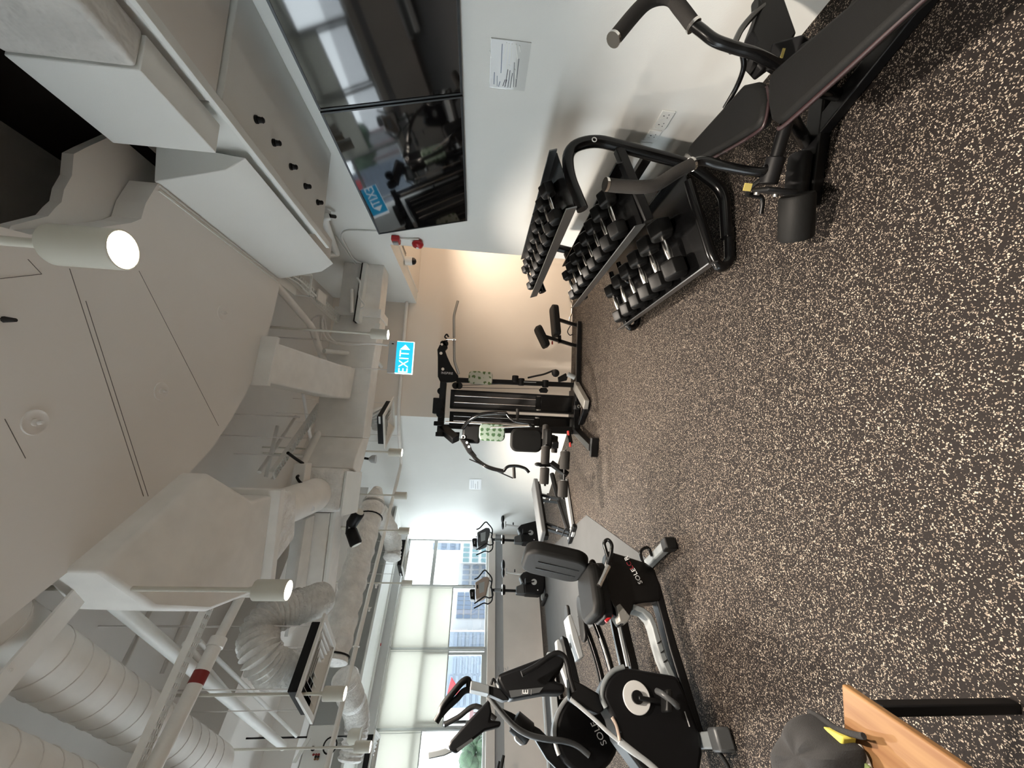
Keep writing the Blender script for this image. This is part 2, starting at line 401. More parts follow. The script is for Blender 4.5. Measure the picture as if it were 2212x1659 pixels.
# low wall under the windows, and the bulkhead over them
def wslab(s0, s1, z0, z1, o0, o1): return [W(s0, z0, o0), W(s1, z0, o0), W(s1, z0, o1), W(s0, z0, o1)], (0, 0, z1 - z0)
struct('wall_window', MB().prism(*wslab(-0.15, 8.85, 0, 0.78, 0, 0.25)), 'low_wall_paint')
struct('trim_1', MB().prism(*wslab(-0.15, 8.85, 0.78, 0.945, 0.03, 0.25)), 'sill_grey', bevel=0.004)
struct('trim_2', MB().prism(*wslab(-0.15, 8.85, 0.945, 1.10, -0.02, 0.25)), 'low_wall_paint', bevel=0.004)
struct('wall_window_bulkhead', MB().prism(*wslab(-0.15, 8.85, 2.96, ZC, 0.02, 0.25)), 'wall_paint')
struct('ceiling', MB().prism([(-9.3,-3.2,ZC),(4.5,-3.2,ZC),(4.5,6.9,ZC),(0.4,6.9,ZC),(-2.2,10.4,ZC),(-9.4,4.4,ZC)], (0,0,0.2)), 'ceiling_paint')
# concrete downstand beams under the slab
for i, (s, w) in enumerate(((1.75, 0.3), (4.1, 0.3))):
    a = W(-0.1, 3.62, -s); b2 = W(8.6, 3.62, -s)
    struct('ceiling_beam', MB().beam(a + Vector((0,0,0.19)), b2 + Vector((0,0,0.19)), w, 0.38), 'ceiling_paint')
struct('ceiling_corridor', MB().bx(2.32, 4.3, 4.46, 6.56, 2.645, 2.75), 'warm_wall_paint')
# soffit strip along the window head with its curtain tracks
struct('ceiling_soffit', MB().prism(*wslab(-0.1, 8.8, 3.13, 3.17, -1.15, 0.02)), 'white_gloss')
pel = struct('trim_3', MB().prism(*wslab(-0.1, 4.05, 2.965, 3.13, -0.13, 0.02)), 'alu', bevel=0.004)
for o in (-0.22, -0.30):
    struct('track', MB().prism(*wslab(-0.05, 4.6, 3.105, 3.13, o, o - 0.025)), 'white_gloss', pel)
struct('track_clip', MB().prism(*wslab(2.22, 2.26, 3.09, 3.105, -0.22, -0.245)), 'red', pel)

# windows: one unit for each bay
MUL = [0.03, 1.08, 2.235, 3.415, 4.57, 5.72, 6.87, 8.02]
BLIND_Z = [None, 1.86, 1.85, 2.20, 1.9, 1.9, 1.9]
for i in range(7):
    s0, s1 = MUL[i], MUL[i+1]
    fr = struct('window_%d' % (i+1), MB().prism(*wslab(s0, s0+0.035, 1.10, 2.96, 0.06, 0.16)).prism(*wslab(s1-0.035, s1, 1.10, 2.96, 0.06, 0.16))
                .prism(*wslab(s0, s1, 1.10, 1.15, 0.06, 0.16)).prism(*wslab(s0, s1, 2.91, 2.96, 0.06, 0.16)), 'window_frame')
    struct('transom', MB().prism(*wslab(s0+0.035, s1-0.035, 2.285, 2.36, 0.07, 0.15)), 'window_frame', fr)
    struct('pane', MB().prism(*wslab(s0+0.035, s1-0.035, 1.15, 2.285, 0.105, 0.112)), 'glazing', fr)
    struct('pane', MB().prism(*wslab(s0+0.035, s1-0.035, 2.36, 2.91, 0.105, 0.112)), 'glazing', fr)
    if i == 2:   # an opening light: inner sash and its handle
        sa, sb = s0+0.06, s1-0.06
        m = MB().prism(*wslab(sa, sa+0.045, 1.15, 2.28, 0.05, 0.10)).prism(*wslab(sb-0.045, sb, 1.15, 2.28, 0.05, 0.10)).prism(*wslab(sa, sb, 1.15, 1.20, 0.05, 0.10))
        struct('sash', m, 'window_frame', fr)
        struct('sash_handle', MB().prism(*wslab(sb-0.04, sb-0.01, 1.45, 1.68, 0.02, 0.05)), 'console_grey', fr)
names = ['second', 'third', 'fourth']
for i in range(1, 5):
    s0, s1 = MUL[i]+0.015, MUL[i+1]-0.015; zb = BLIND_Z[i]
    lab = {1: 'cream roller blind half drawn in the bay beside the unblinded window', 2: 'cream roller blind half drawn in the middle of the three blinded bays',
           3: 'cream roller blind drawn only a little way, in the leftmost bay'}.get(i, 'cream roller blind in a bay outside the picture on the left')
    t = thing('roller_blind', lab, 'blind', W((s0+s1)/2, zb, 0.03), group='roller blinds')
    MB().prism(*wslab(s0, s1, zb, 2.95, 0.028, 0.031)).build('fabric', 'blind_fabric', t)
    MB().cyl(W(s0, 2.965, -0.0), W(s1, 2.965, -0.0), 0.026).build('roller', 'white_gloss', t, smooth=True)
    MB().prism(*wslab(s0, s1, zb-0.02, zb, 0.022, 0.037)).build('bottom_bar', 'window_frame', t, bevel=0.003)
    ch = []
    MB().tube([W(s0+0.012, 2.94, 0.0), W(s0+0.012, 1.16, 0.0), W(s0+0.03, 1.13, 0.0), W(s0+0.042, 1.16, 0.0), W(s0+0.042, 2.94, 0.0)], 0.004, 6).build('pull_chain', 'window_frame', t)

# ------------------------------------------------------------------ the town outside
def facade(label, name, D, x0, x1, y0, y1, mwall, depth=8.0, zlow=-14.0, group='buildings across the street'):
    """a block standing D metres off; its front is square to the window wall's outlook"""
    c = ray((x0+x1)/2, (y0+y1)/2); h = Vector((c.x, c.y, 0)).normalized()
    p = CAMP + h*D; n = -h
    tl, tr = PP(x0, y1, p, n), PP(x0, y0, p, n); br = PP(x1, y0, p, n)
    ux = Vector((-h.y, h.x, 0)); ux = ux if ux.dot(tr - tl) > 0 else -ux
    wd = (tr - tl).dot(ux); zt = (tl.z + tr.z)/2
    o = Vector((tl.x, tl.y, 0))
    t = thing(name, label, 'building', o + Vector((0, 0, zlow)), group=group)
    q = [o + Vector((0,0,zlow)), o + ux*wd + Vector((0,0,zlow)), o + ux*wd + h*depth + Vector((0,0,zlow)), o + h*depth + Vector((0,0,zlow))]
    MB().prism(q, (0, 0, zt - zlow)).build('wall', mwall, t)
    return t, o, ux, h, wd, zt
def windows_on(F, rects, m, name='window_pane', frame=None):
    t, o, ux, h, wd, zt = F; me = None
    for (u0, u1, v0, v1) in rects:      # fractions across and metres down from the roof line
        a = o + ux*wd*u0 + Vector((0,0,zt - v1)); b = o + ux*wd*u1 + Vector((0,0,zt - v1))
        MB().prism([a - h*0.12, b - h*0.12, b + h*0.3, a + h*0.3], (0,0,v1 - v0)).build(name, m, t)
F = facade('slim blue-grey tower seen beside the right jamb of the unblinded window', 'tower_block', 62, 935, 1010, 1166, 1188, 'city_grey', 6)
windows_on(F, [(0.06 + 0.30*i, 0.30 + 0.30*i, 1.2 + 1.25*j, 1.9 + 1.25*j) for i in range(3) for j in range(4)], 'city_blue')
F = facade('white block with teal windows behind the right-hand exercise bike console', 'office_block', 48, 994, 1048, 1170, 1216, 'city_white', 10)
windows_on(F, [(0.05 + 0.24*i, 0.22 + 0.24*i, 0.35 + 1.0*j, 1.0 + 1.0*j) for i in range(4) for j in range(3)], 'city_teal')
F = facade('white block with rows of grey windows in the unblinded window', 'office_block', 52, 990, 1050, 1216, 1266, 'city_white', 10)
windows_on(F, [(0.06 + 0.23*i, 0.22 + 0.23*i, 0.5 + 1.1*j, 1.25 + 1.1*j) for i in range(4) for j in range(3)], 'city_grey')
F = facade('white frame building with blue glass under the first blind', 'office_block', 44, 975, 1052, 1276, 1362, 'city_white', 10)
windows_on(F, [(0.30 + 0.112*i, 0.40 + 0.112*i, 0.5 + 0.72*j, 1.1 + 0.72*j) for i in range(6) for j in range(5)], 'city_blue')
F = facade('pale grey-blue block at the left of the bay with the first blind', 'office_block', 40, 968, 1054, 1364, 1412, 'city_pale', 10)
windows_on(F, [(0.05, 0.95, 0.5 + 0.62*j, 0.75 + 0.62*j) for j in range(6)], 'city_grey', 'louvre')
F = facade('blue block striped with horizontal louvres under the middle blind', 'louvred_block', 36, 960, 1056, 1416, 1530, 'city_pale', 10)
LOUVRE = F
windows_on(F, [(0.03, 0.60, 0.35 + 0.42*j, 0.58 + 0.42*j) for j in range(9)] + [(0.64, 0.97, 0.6 + 0.42*j, 0.75 + 0.42*j) for j in range(8)], 'city_grey', 'louvre')
F = facade('low pinkish shop row behind the elliptical handles', 'shop_row', 70, 1014, 1060, 1530, 1576, 'city_pink', 10)
windows_on(F, [(0.05 + 0.19*i, 0.18 + 0.19*i, 0.5 + 1.3*j, 1.1 + 1.3*j) for i in range(5) for j in range(2)], 'city_white')
F = facade('white low block beyond the trees in the leftmost bay', 'office_block', 90, 1005, 1056, 1586, 1700, 'city_white', 10)
windows_on(F, [(0.04 + 0.12*i, 0.11 + 0.12*i, 0.7 + 1.5*j, 1.5 + 1.5*j) for i in range(8) for j in range(2)], 'city_grey')
# a red pennant sign fixed high on the louvred block
pc = PP(980, 1487, CAMP + ray(985, 1487).normalized()*34, -Vector((ray(985,1487).x, ray(985,1487).y, 0)))
hx = Vector((-ray(985,1487).y, ray(985,1487).x, 0)).normalized()
o = MB().prism([pc + hx*0.35 + Vector((0,0,0.4)), pc - hx*0.5 + Vector((0,0,0.2)), pc + hx*0.35 + Vector((0,0,-0.5))], (0.1, 0.1, 0)).build('pennant_sign', 'pennant_red', LOUVRE[0]); o['label'] = 'red triangular sign above the elliptical handles'
struct('ground_outside', MB().bx(-140, 90, 14, 170, -14.2, -14), 'bounce_ground')  # ground coloured extra pale to bounce daylight up to the ceiling
for k, (px, py, D, r) in enumerate(((1026, 1610, 74, 2.2), (1030, 1633, 62, 1.6), (1026, 1655, 50, 1.7))):
    d = ray(px, py); d = Vector((d.x, d.y, d.z)); d = d/Vector((d.x, d.y, 0)).length
    c = CAMP + d*D
    t = thing('street_tree', ['round green street tree nearest the white block, in the leftmost bay', 'small green street tree between two others in the leftmost bay', 'green street tree at the picture edge in the leftmost bay'][k], 'tree', (c.x, c.y, -14), group='street trees')
    MB().cyl((c.x, c.y, -14), (c.x, c.y, c.z), 0.25, 0.15, 8).build('trunk', 'city_pink', t)
    rnd = random.Random(k); m = MB()
    for j in range(26):
        u = Vector((rnd.uniform(-1,1), rnd.uniform(-1,1), rnd.uniform(-0.8,0.8)))*r*0.72
        m.ell(c + u, r*0.42, r*0.42, r*0.36, 8, 5)
    m.build('crown', 'leaf', t, smooth=True)
# ================================================================== CEILING AND ITS SERVICES
# curved plasterboard canopy overhead
CAN = [(1.235,3.42),(1.15,3.44),(0.87,3.39),(0.64,3.335),(0.42,3.26),(0.22,3.15),(0.03,3.02),(-0.16,2.855),(-0.31,2.67),(-0.46,2.41),(-0.66,2.02),(-0.79,1.76),(-0.96,1.2),(-1.0,0.2),(-1.0,-1.6),
       (0.55,-1.6),(0.6,1.2),(0.68,1.6),(0.76,1.73),(0.88,1.9),(0.95,2.0),(1.0,2.05),(1.09,2.06),(1.235,2.11)]
can = struct('ceiling_canopy', MB().prism([(x, y, 3.3) for x, y in CAN], (0,0,0.14)), 'board_paint')
def groove(p, q, w=0.006):
    a, b = PZ(*p, 3.3), PZ(*q, 3.3); struct('joint_line', MB().beam(a, b, w*0.6, 0.002), 'joint_grey', can)
groove((150, 580), (310, 1072), 0.005); groove((185, 650), (320, 1072), 0.005); groove((300, 585), (472, 920), 0.004); groove((0, 602), (90, 592), 0.004); groove((60, 560), (90, 592), 0.004)
groove((10, 905), (55, 990), 0.004)
for px, py in ((480, 676), (348, 845), (75, 912)):
    c = PZ(px, py, 3.3)
    d = struct('sprinkler_rosette', MB().lathe([(0.052, 0.0), (0.050, -0.005), (0.044, -0.0045), (0.040, -0.001), (0.016, -0.001), (0.014, -0.006)], c, n=24), 'board_paint', can, smooth=True)
    struct('sprinkler_tip', MB().cyl(c + Vector((0,0,-0.016)), c + Vector((0,0,-0.03)), 0.010, 0.007, 10), 'ceiling_paint', can)
c = PZ(8, 690, 3.3); struct('screw_hook', MB().cyl(c, c + Vector((0,0,-0.04)), 0.012, 0.007, 8), 'void', can)
struct('canopy_lip', MB().beam((-0.98, 1.6, 3.285), (-0.05, 1.45, 3.285), 0.05, 0.03), 'board_paint', can)
# raised board seen through the ragged cut, and the dark cavity behind it
struct('ceiling_board', MB().prism([(x, y, 3.45) for x, y in ((1.42,2.01),(1.24,1.88),(1.18,1.84),(1.08,1.85),(1.0,1.83),(0.94,1.83),(0.90,1.81),(0.85,1.79),(0.74,1.67),(0.5,1.62),(0.5,2.6),(1.42,2.6))], (0,0,0.05)), 'board_paint')
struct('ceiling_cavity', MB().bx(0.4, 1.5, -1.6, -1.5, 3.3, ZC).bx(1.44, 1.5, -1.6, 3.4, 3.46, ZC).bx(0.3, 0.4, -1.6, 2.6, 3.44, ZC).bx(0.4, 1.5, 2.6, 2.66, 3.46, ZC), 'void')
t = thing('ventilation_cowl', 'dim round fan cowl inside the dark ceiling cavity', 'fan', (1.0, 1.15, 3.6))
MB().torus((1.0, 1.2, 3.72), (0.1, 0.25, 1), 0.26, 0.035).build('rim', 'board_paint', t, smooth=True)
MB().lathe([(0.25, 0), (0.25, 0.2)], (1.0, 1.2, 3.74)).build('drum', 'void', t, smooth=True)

# bulkhead beside the canopy: sloped cheek, underside, white edge strip, nozzle soffit
bulk = struct('ceiling_bulkhead', MB().prism([(1.235,2.10,3.31),(1.32,2.07,2.95),(1.40,2.07,2.86),(1.44,2.07,3.31)], (0,1.33,0)), 'wall_paint', bevel=0.004)
for dz in (0.0, 0.022): struct('bead', MB().beam((1.222 - dz, 2.12, 3.297), (1.222 - dz, 3.40, 3.297), 0.008, 0.008), 'white_gloss', bulk)
struct('ceiling_plaster_beam', MB().bx(1.265, 1.42, -1.5, 1.42, 2.865, 3.31), 'plaster', bevel=0.02, seg=3)
struct('ceiling_plaster_beam', MB().bx(1.262, 1.41, 1.42, 1.855, 2.86, 3.31), 'wall_paint', bevel=0.004)
struct('trim_4', MB().bx(1.40, 1.447, -1.5, 3.10, 2.79, 2.815), 'white_gloss', bevel=0.002)
sof = struct('ceiling_soffit_right', MB().bx(1.447, X_TV, 1.765, 2.98, 2.805, 3.3), 'wall_paint', bevel=0.004)
struct('ceiling_soffit_near', MB().bx(1.447, X_TV, -1.5, 1.755, 2.83, 3.3), 'board_paint')
struct('ceiling_beam_end', MB().bx(1.40, 1.62, 2.98, 3.42, 2.90, 3.30), 'ceiling_paint')
NOZ = ((552, 258), (590, 308), (627, 360), (658, 402), (685, 437))
ORD = ['nearest the camera', 'second nearest the camera', 'in the middle of the row', 'second from the far end', 'at the far end of the row']
for i, (px, py) in enumerate(NOZ):
    c = PZ(px, py, 2.805)
    t = thing('cable_gland', 'black cable gland in the soffit row, ' + ORD[i], 'gland', c, group='cable glands under the soffit')
    MB().cyl(c + Vector((0,0,0.002)), c + Vector((0,0,-0.012)), 0.020, n=12).build('flange', 'black_rubber', t, bevel=0.002)
    MB().cyl(c + Vector((0,0,-0.012)), c + Vector((0.004,0.006,-0.03)), 0.017, 0.014, 10).build('barrel', 'black_rubber', t, smooth=True)
    MB().ell(c + Vector((0.005,0.007,-0.032)), 0.016, 0.016, 0.010, 10, 5).build('cap', 'dark_plastic', t, smooth=True)

# ------------------------------------------------------------------ ducts
def tubething(name, label, cat, pts, r, m='service_paint', n=12, group=None, rad=0.08):
    P = arcpts(pts, rad) if len(pts) > 2 else [V(p) for p in pts]
    o = MB().tube(P, r, n).build(name, m, smooth=True); return tag(o, label, cat, group)
# main duct across the far bay
t = thing('supply_duct', 'long rectangular supply duct crossing in front of the beige end wall', 'duct', (0.9, 4.95, 2.83))
q = [(2.12,5.06),(1.46,5.02),(1.46,5.32),(2.12,5.36)]
MB().prism([(x, y, 2.86) for x, y in q], (0,0,0.5)).build('end_section', 'service_paint', t, bevel=0.008)
MB().prism([(x, y, 2.835) for x, y in ((1.46,5.03),(0.75,4.83),(-0.10,4.73),(-0.10,5.03),(0.75,5.13),(1.46,5.34))], (0,0,0.55)).build('middle_section', 'service_paint', t, bevel=0.008)
MB().prism([(x, y, 2.84) for x, y in ((-0.10,4.74),(-0.33,4.49),(-0.42,4.46),(-0.52,4.74),(-0.36,4.86),(-0.10,5.02))], (0,0,0.56)).build('bend', 'service_paint', t, bevel=0.008)
MB().bx(1.40, 1.50, 4.98, 5.38, 2.825, 3.39).build('flange', 'service_paint', t)
MB().obox((1.25,4.985,2.845), (0.06,0.02,0), (0,0.05,0), (0,0,0.03)).build('tape_patch', 'white_gloss', t)
t = thing('branch_duct', 'flat branch duct running from the curved canopy to the long supply duct', 'duct', (0.5, 3.9, 3.1))
m = MB(); A = [(0.33,3.22,3.20),(0.66,3.28,3.20),(0.66,3.28,3.42),(0.33,3.22,3.42)]; B = [(0.34,4.75,3.02),(0.72,4.83,3.02),(0.72,4.83,3.26),(0.34,4.75,3.26)]; C = [(0.32,4.35,3.05),(0.68,4.38,3.05),(0.68,4.38,3.28),(0.32,4.35,3.28)]
m._add(A + C + B, [(0,1,2,3)] + [(j*4+i, (j+1)*4+i, (j+1)*4+(i+1) % 4, j*4+(i+1) % 4) for j in (0,1) for i in range(4)] + [(11,10,9,8)])
m.build('duct_body', 'service_paint', t, bevel=0.02, seg=3)
MB().obox((0.5,3.26,3.31), (0.20,0.03,0), (0,0.02,0), (0,0,0.13)).build('collar', 'service_paint', t)
# wrapped fan box past the bend
t = thing('wrapped_duct_box', 'boxy insulated duct with crinkled wrap beyond the electrical box', 'duct', (-0.62, 4.3, 2.85))
MB().prism([(x, y, 2.86) for x, y in ((-0.40,4.22),(-0.82,4.16),(-0.90,4.75),(-0.46,4.80))], (0,0,0.50)).build('box', 'wrap', t, bevel=0.05, seg=4)
MB().prism([(x, y, 2.835) for x, y in ((-0.43,4.25),(-0.86,4.19),(-0.93,4.77),(-0.49,4.82))], (0,0,0.02)).build('bottom_angle', 'white_gloss', t)
# duct leaving the canopy: loft, collar, wrapped box, round neck
t = thing('air_handler_duct', 'big plaster-coated duct bending off the edge of the curved canopy', 'duct', (-0.75, 2.8, 3.0))
secs = [[(-0.66,1.98,3.17),(-0.66,1.98,3.42),(-0.30,2.62,3.42),(-0.30,2.62,3.17)],
        [(-0.90,2.18,3.06),(-0.90,2.18,3.42),(-0.42,2.75,3.42),(-0.42,2.75,3.06)],
        [(-1.05,2.52,3.0),(-1.05,2.52,3.42),(-0.50,2.85,3.42),(-0.50,2.85,3.0)],
        [(-1.14,3.06,2.99),(-1.14,3.06,3.40),(-0.50,3.10,3.40),(-0.50,3.10,2.99)]]
m = MB(); m._add([p for s_ in secs for p in s_], [(3,2,1,0)] + [(j*4+i, j*4+(i+1) % 4, (j+1)*4+(i+1) % 4, (j+1)*4+i) for j in range(3) for i in range(4)] + [(12,13,14,15)])
m.build('duct_body', 'service_paint', t, bevel=0.022, seg=3)
MB().bx(-1.19, -0.46, 3.07, 3.14, 2.93, 3.42).build('collar', 'service_paint', t, bevel=0.004)
MB().prism([(x, y, 2.985) for x, y in ((-1.08,3.15),(-0.50,3.15),(-0.52,3.50),(-0.92,3.56))], (0,0,0.36)).build('wrapped_box', 'wrap', t, bevel=0.05, seg=4)
MB().tube([(-0.68,3.45,3.16),(-0.68,3.75,3.14),(-0.66,4.25,3.10)], [0.15,0.155,0.16], 24).build('round_neck', 'service_paint', t, smooth=True)
lb = MB(); c = Vector((-0.70, 3.86, 2.983)); lb.obox(c, (0.05,0,0), (0,0.028,0), (0,0,0.003)); lb.build('warning_label', 'paper', t)
# rectangular duct with bright lower flange further back
t = thing('flanged_duct', 'straight rectangular duct with a bright white bottom flange behind the lit spotlight', 'duct', (-1.35, 4.5, 3.0))
MB().prism([(x, y, 3.02) for x, y in ((-0.88,4.42),(-1.86,4.36),(-1.88,4.85),(-0.90,4.90))], (0,0,0.36)).build('duct_body', 'service_paint', t, bevel=0.01)
MB().prism([(x, y, 2.99) for x, y in ((-0.88,4.44),(-1.86,4.38),(-1.86,4.47),(-0.88,4.53))], (0,0,0.025)).build('bottom_flange', 'white_gloss', t)
MB().prism([(x, y, 3.16) for x, y in ((-0.9,4.18),(-1.9,4.05),(-1.9,4.34),(-0.9,4.40))], (0,0,0.03)).build('cover_plate', 'service_paint', t)
# cloth-wrapped duct along the window side
a, b2 = PZ(806, 1092, 3.0), PZ(716, 1432, 3.0)
t = thing('wrapped_duct', 'long cloth-wrapped round duct running along the window side', 'duct', (a + b2)/2)
m = MB(); N = 34; P = [a.lerp(b2, k/N) for k in range(N+1)]; rnd = random.Random(3)
m.tube(P, [0.165 + 0.010*math.sin(k*1.7) + rnd.uniform(-0.007, 0.007) for k in range(N+1)], 20).build('wrap_body', 'wrap', t, smooth=True)
for f in (0.10, 0.97):
    c = a.lerp(b2, f); MB().torus(c, b2 - a, 0.172, 0.010).build('strap', 'black_rubber', t, smooth=True)
m = MB(); c = a.lerp(b2, -0.02); m.tube([c, c + (a - b2).normalized()*0.25], [0.165, 0.07], 18).build('end_cone', 'wrap', t, smooth=True)

# spiral ducts
for i, (p, q, r, lab) in enumerate((((-0.75,1.82,3.52), (-2.75,3.80,3.52), 0.135, 'white spiral-ringed round duct passing under the steel channel, nearest the canopy'),
                                    ((-0.95,1.52,3.50), (-2.75,3.25,3.50), 0.135, 'white spiral-ringed round duct, middle one of three in the ceiling corner'),
                                    ((-1.25,1.45,3.44), (-2.6,2.72,3.44), 0.12, 'scuffed spiral-ringed round duct at the very corner of the picture'))):
    a, b2 = Vector(p), Vector(q); t = thing('spiral_duct', lab, 'duct', (a + b2)/2, group='spiral ducts')
    MB().cyl(a, b2, r, n=28).build('duct_body', 'wrap' if i == 2 else 'service_paint', t, smooth=True)
    L = (b2 - a).length; n = int(L/0.16); d = (b2 - a).normalized()
    for k in range(1, n): MB().torus(a + d*0.16*k, d + Vector((0,0,0.05)), r, 0.004, 24, 6).build('spiral_seam', 'ceiling_paint', t, smooth=True)
t = thing('steel_channel', 'flat grey steel channel hung across the spiral ducts', 'channel', (-0.95, 1.95, 3.36))
MB().beam((-0.72,2.22,3.34), (-1.27,1.60,3.34), 0.10, 0.012).beam((-0.682,2.26,3.36), (-1.232,1.64,3.36), 0.008, 0.05).build('channel', 'service_paint', t)
for p in ((-0.74,2.16), (-1.0,1.87)): MB().cyl((*p, 3.33), (*p, ZC), 0.006, n=6).build('rod', 'ceiling_paint', t)

# ------------------------------------------------------------------ pipes, trays, rods
t = thing('sprinkler_pipe', 'grey sprinkler pipe crossing before the beige wall and along the windows', 'pipe', (-0.58,7.12,2.80)); SPK = t
MB().tube(arcpts([(2.10,6.46,2.80),(0.38,6.50,2.80),(0.02,6.58,2.79),(-0.58,7.12,2.80),(-1.08,6.58,2.80),(-2.96,4.62,2.80),(-4.3,3.2,2.80)], 0.08), 0.026, 12).build('pipe', 'service_paint', t, smooth=True)
for i, (x, y) in enumerate(((-0.08,6.64), (-1.16,6.50), (-2.50,5.10), (-3.4,4.15))):
    t = thing('pipe_hanger', ['thin hanger holding the sprinkler pipe near the far slatted grille', 'thin hanger holding the sprinkler pipe by the grey diagonal wall corner', 'thin hanger holding the sprinkler pipe past the big slatted grille', 'thin hanger holding the sprinkler pipe at the left picture edge'][i], 'hanger', (x, y, 2.8), group='sprinkler pipe hangers')
    MB().cyl((x, y, 2.83), (x, y, ZC), 0.005, n=6).build('rod', 'ceiling_paint', t)
    MB().torus((x, y, 2.80), (WD if i else (1,0,0)), 0.033, 0.006, 14, 6).build('clip', 'service_paint', t)
for i, (px, py) in enumerate(((812, 1270), (797, 1320))):
    c = PZ(px, py, 2.80)
    t = SPK
    MB().cyl(c, c + Vector((0.03,0.03,0.0)), 0.012, n=8).build('stub', 'service_paint', t); MB().cyl(c + Vector((0.03,0.03,-0.02)), c + Vector((0.03,0.03,0.02)), 0.009, n=8).build('nozzle', 'service_paint', t)
t = thing('fire_main', 'thick sprinkler main with a red marker band beside the perforated tray', 'pipe', (-1.5, 3.0, 3.2))
a, b2 = Vector((-1.05,3.45,3.2)), Vector((-2.05,2.36,3.2)); cpl = Vector((-1.45,3.01,3.2))
MB().cyl(a, cpl, 0.032, n=16).build('upper_length', 'service_paint', t, smooth=True)
MB().cyl(cpl, b2, 0.044, n=18).build('lower_length', 'service_paint', t, smooth=True)
d = (b2 - a).normalized(); MB().cyl(cpl - d*0.03, cpl + d*0.03, 0.052, n=18).build('coupling', 'service_paint', t, bevel=0.004)
r0 = cpl + d*0.20; MB().cyl(r0 - d*0.035, r0 + d*0.035, 0.0455, n=18).build('marker_band', 'red_band', t, smooth=True)
MB().cyl(cpl - d*0.1, cpl - d*0.1 + Vector((0,0,0.8)), 0.006, n=6).build('rod', 'ceiling_paint', t)

# perforated trays (real slots along the strip)
def tray(label, p, q, w, group='perforated cable trays'):
    p, q = V(p), V(q); d = (q - p).normalized(); L = (q - p).length; sd = d.cross(Vector((0,0,1))).normalized(); up = sd.cross(d)
    t = thing('cable_tray', label, 'cable tray', (p + q)/2, group=group)
    m = MB(); n = int(L/0.05)
    for k in (-1.0, -0.34, 0.34, 1.0): m.obox((p+q)/2 + sd*w*0.5*k*0.96, d*L/2, sd*w*0.045, up*0.0015)
    for k in range(n+1): m.obox(p + d*(L*k/n), d*0.013, sd*w/2, up*0.0015)
    tag(m.build('slotted_bed', 'white_gloss', t), kind='stuff')
    m = MB()
    for s_ in (-1, 1): m.obox((p+q)/2 + sd*s_*w/2 + up*0.02, d*L/2, sd*0.002, up*0.022)
    m.build('side_flange', 'service_paint', t)
    return t
tray('long slotted cable tray running beside the pipe with the red band', (-1.0,3.02,3.2), (-1.98,2.32,3.2), 0.07)
tray('slotted cable tray slanting from the branch duct down to the electrical box', PZ(694,878,3.5), PZ(592,1028,3.5), 0.09)
tA = tray('short slotted cable tray over the end of the television bulkhead', (1.40,3.3,3.32), (1.33,5.3,3.32), 0.11)
MB().bx(1.325, 1.445, 4.20, 4.42, 3.285, 3.30).build('cover_lid', 'service_paint', tA)
t = thing('open_trunking', 'open white trunking end with cables beside the short slotted tray', 'trunking', (1.36, 3.85, 3.3))
MB().bx(1.24,1.46,3.86,3.87,3.22,3.235).bx(1.24,1.25,3.86,3.87,3.22,3.36).bx(1.45,1.46,3.3,3.87,3.22,3.36).bx(1.24,1.46,3.3,3.87,3.355,3.365).build('channel', 'white_gloss', t)
MB().tube(spline([(1.30,3.4,3.33),(1.33,3.75,3.30),(1.29,3.86,3.26),(1.27,3.95,3.22)]), 0.008, 8).tube(spline([(1.34,3.4,3.33),(1.37,3.75,3.30),(1.33,3.87,3.25),(1.29,3.98,3.21)]), 0.008, 8).build('cable', 'white_gloss', t, smooth=True)

tubething('conduit_pipe', 'bent grey pipe dropping from the canopy edge to the exit sign area', 'pipe', [PZ(560,575,3.36), PZ(602,622,3.36), PZ(673,705,3.36), PZ(690,755,3.36), PZ(702,785,3.33)], 0.035)
tubething('conduit_pipe', 'bright white elbow pipe dropping over the exit sign', 'pipe', [PZ(700,758,3.30), PZ(800,768,2.98), PZ(808,772,2.96), PZ(824,792,2.92)], 0.026, 'white_gloss')
tubething('cable_loop', 'grey looped cable hanging behind the lit spotlight near the exit sign', 'cable', spline([PY(672,712,4.7), PY(676,690,4.7), PY(690,682,4.7), PY(700,690,4.7), PY(706,716,4.7), PY(722,738,4.7), PY(750,744,4.7), PY(800,742,4.7), PY(838,746,4.7)]), 0.013, rad=0.01)
tubething('cable_loop', 'second grey cable loop nearest the short slotted tray', 'cable', spline([PY(698,682,4.6), PY(695,700,4.6), PY(699,720,4.6), PY(708,735,4.6), PY(728,742,4.6)]), 0.012, rad=0.01)
tubething('conduit_pipe', 'thin upright grey conduit standing between the two cable loops', 'pipe', [PY(694,684,4.75), PY(692,746,4.75)], 0.013)
for i, (p, q, r, lab) in enumerate((((238,1294),(612,1612),0.038,'long white pipe slanting behind the spotlight towards the left edge'),
                                    ((430,1385),(640,1590),0.016,'thin white conduit slanting below the long white pipe'),
                                    ((400,1390),(555,1570),0.020,'thin white conduit beyond the sprinkler main'))):
    tubething('slanting_pipe', lab, 'pipe', [PZ(*p, 3.4), PZ(*q, 3.4)], r, 'white_gloss', group='slanting ceiling pipes')
for i, (p, q) in enumerate((((330,1310),(245,1480)), ((420,1290),(350,1455)))):
    tubething('dark_conduit', ['dark grey conduit crossing over the spiral duct, nearer the canopy', 'dark grey conduit crossing over the spiral duct, nearer the slotted tray'][i], 'conduit', [PZ(*p, 3.7), PZ(*q, 3.7)], 0.016, 'ceiling_paint', group='dark conduits')
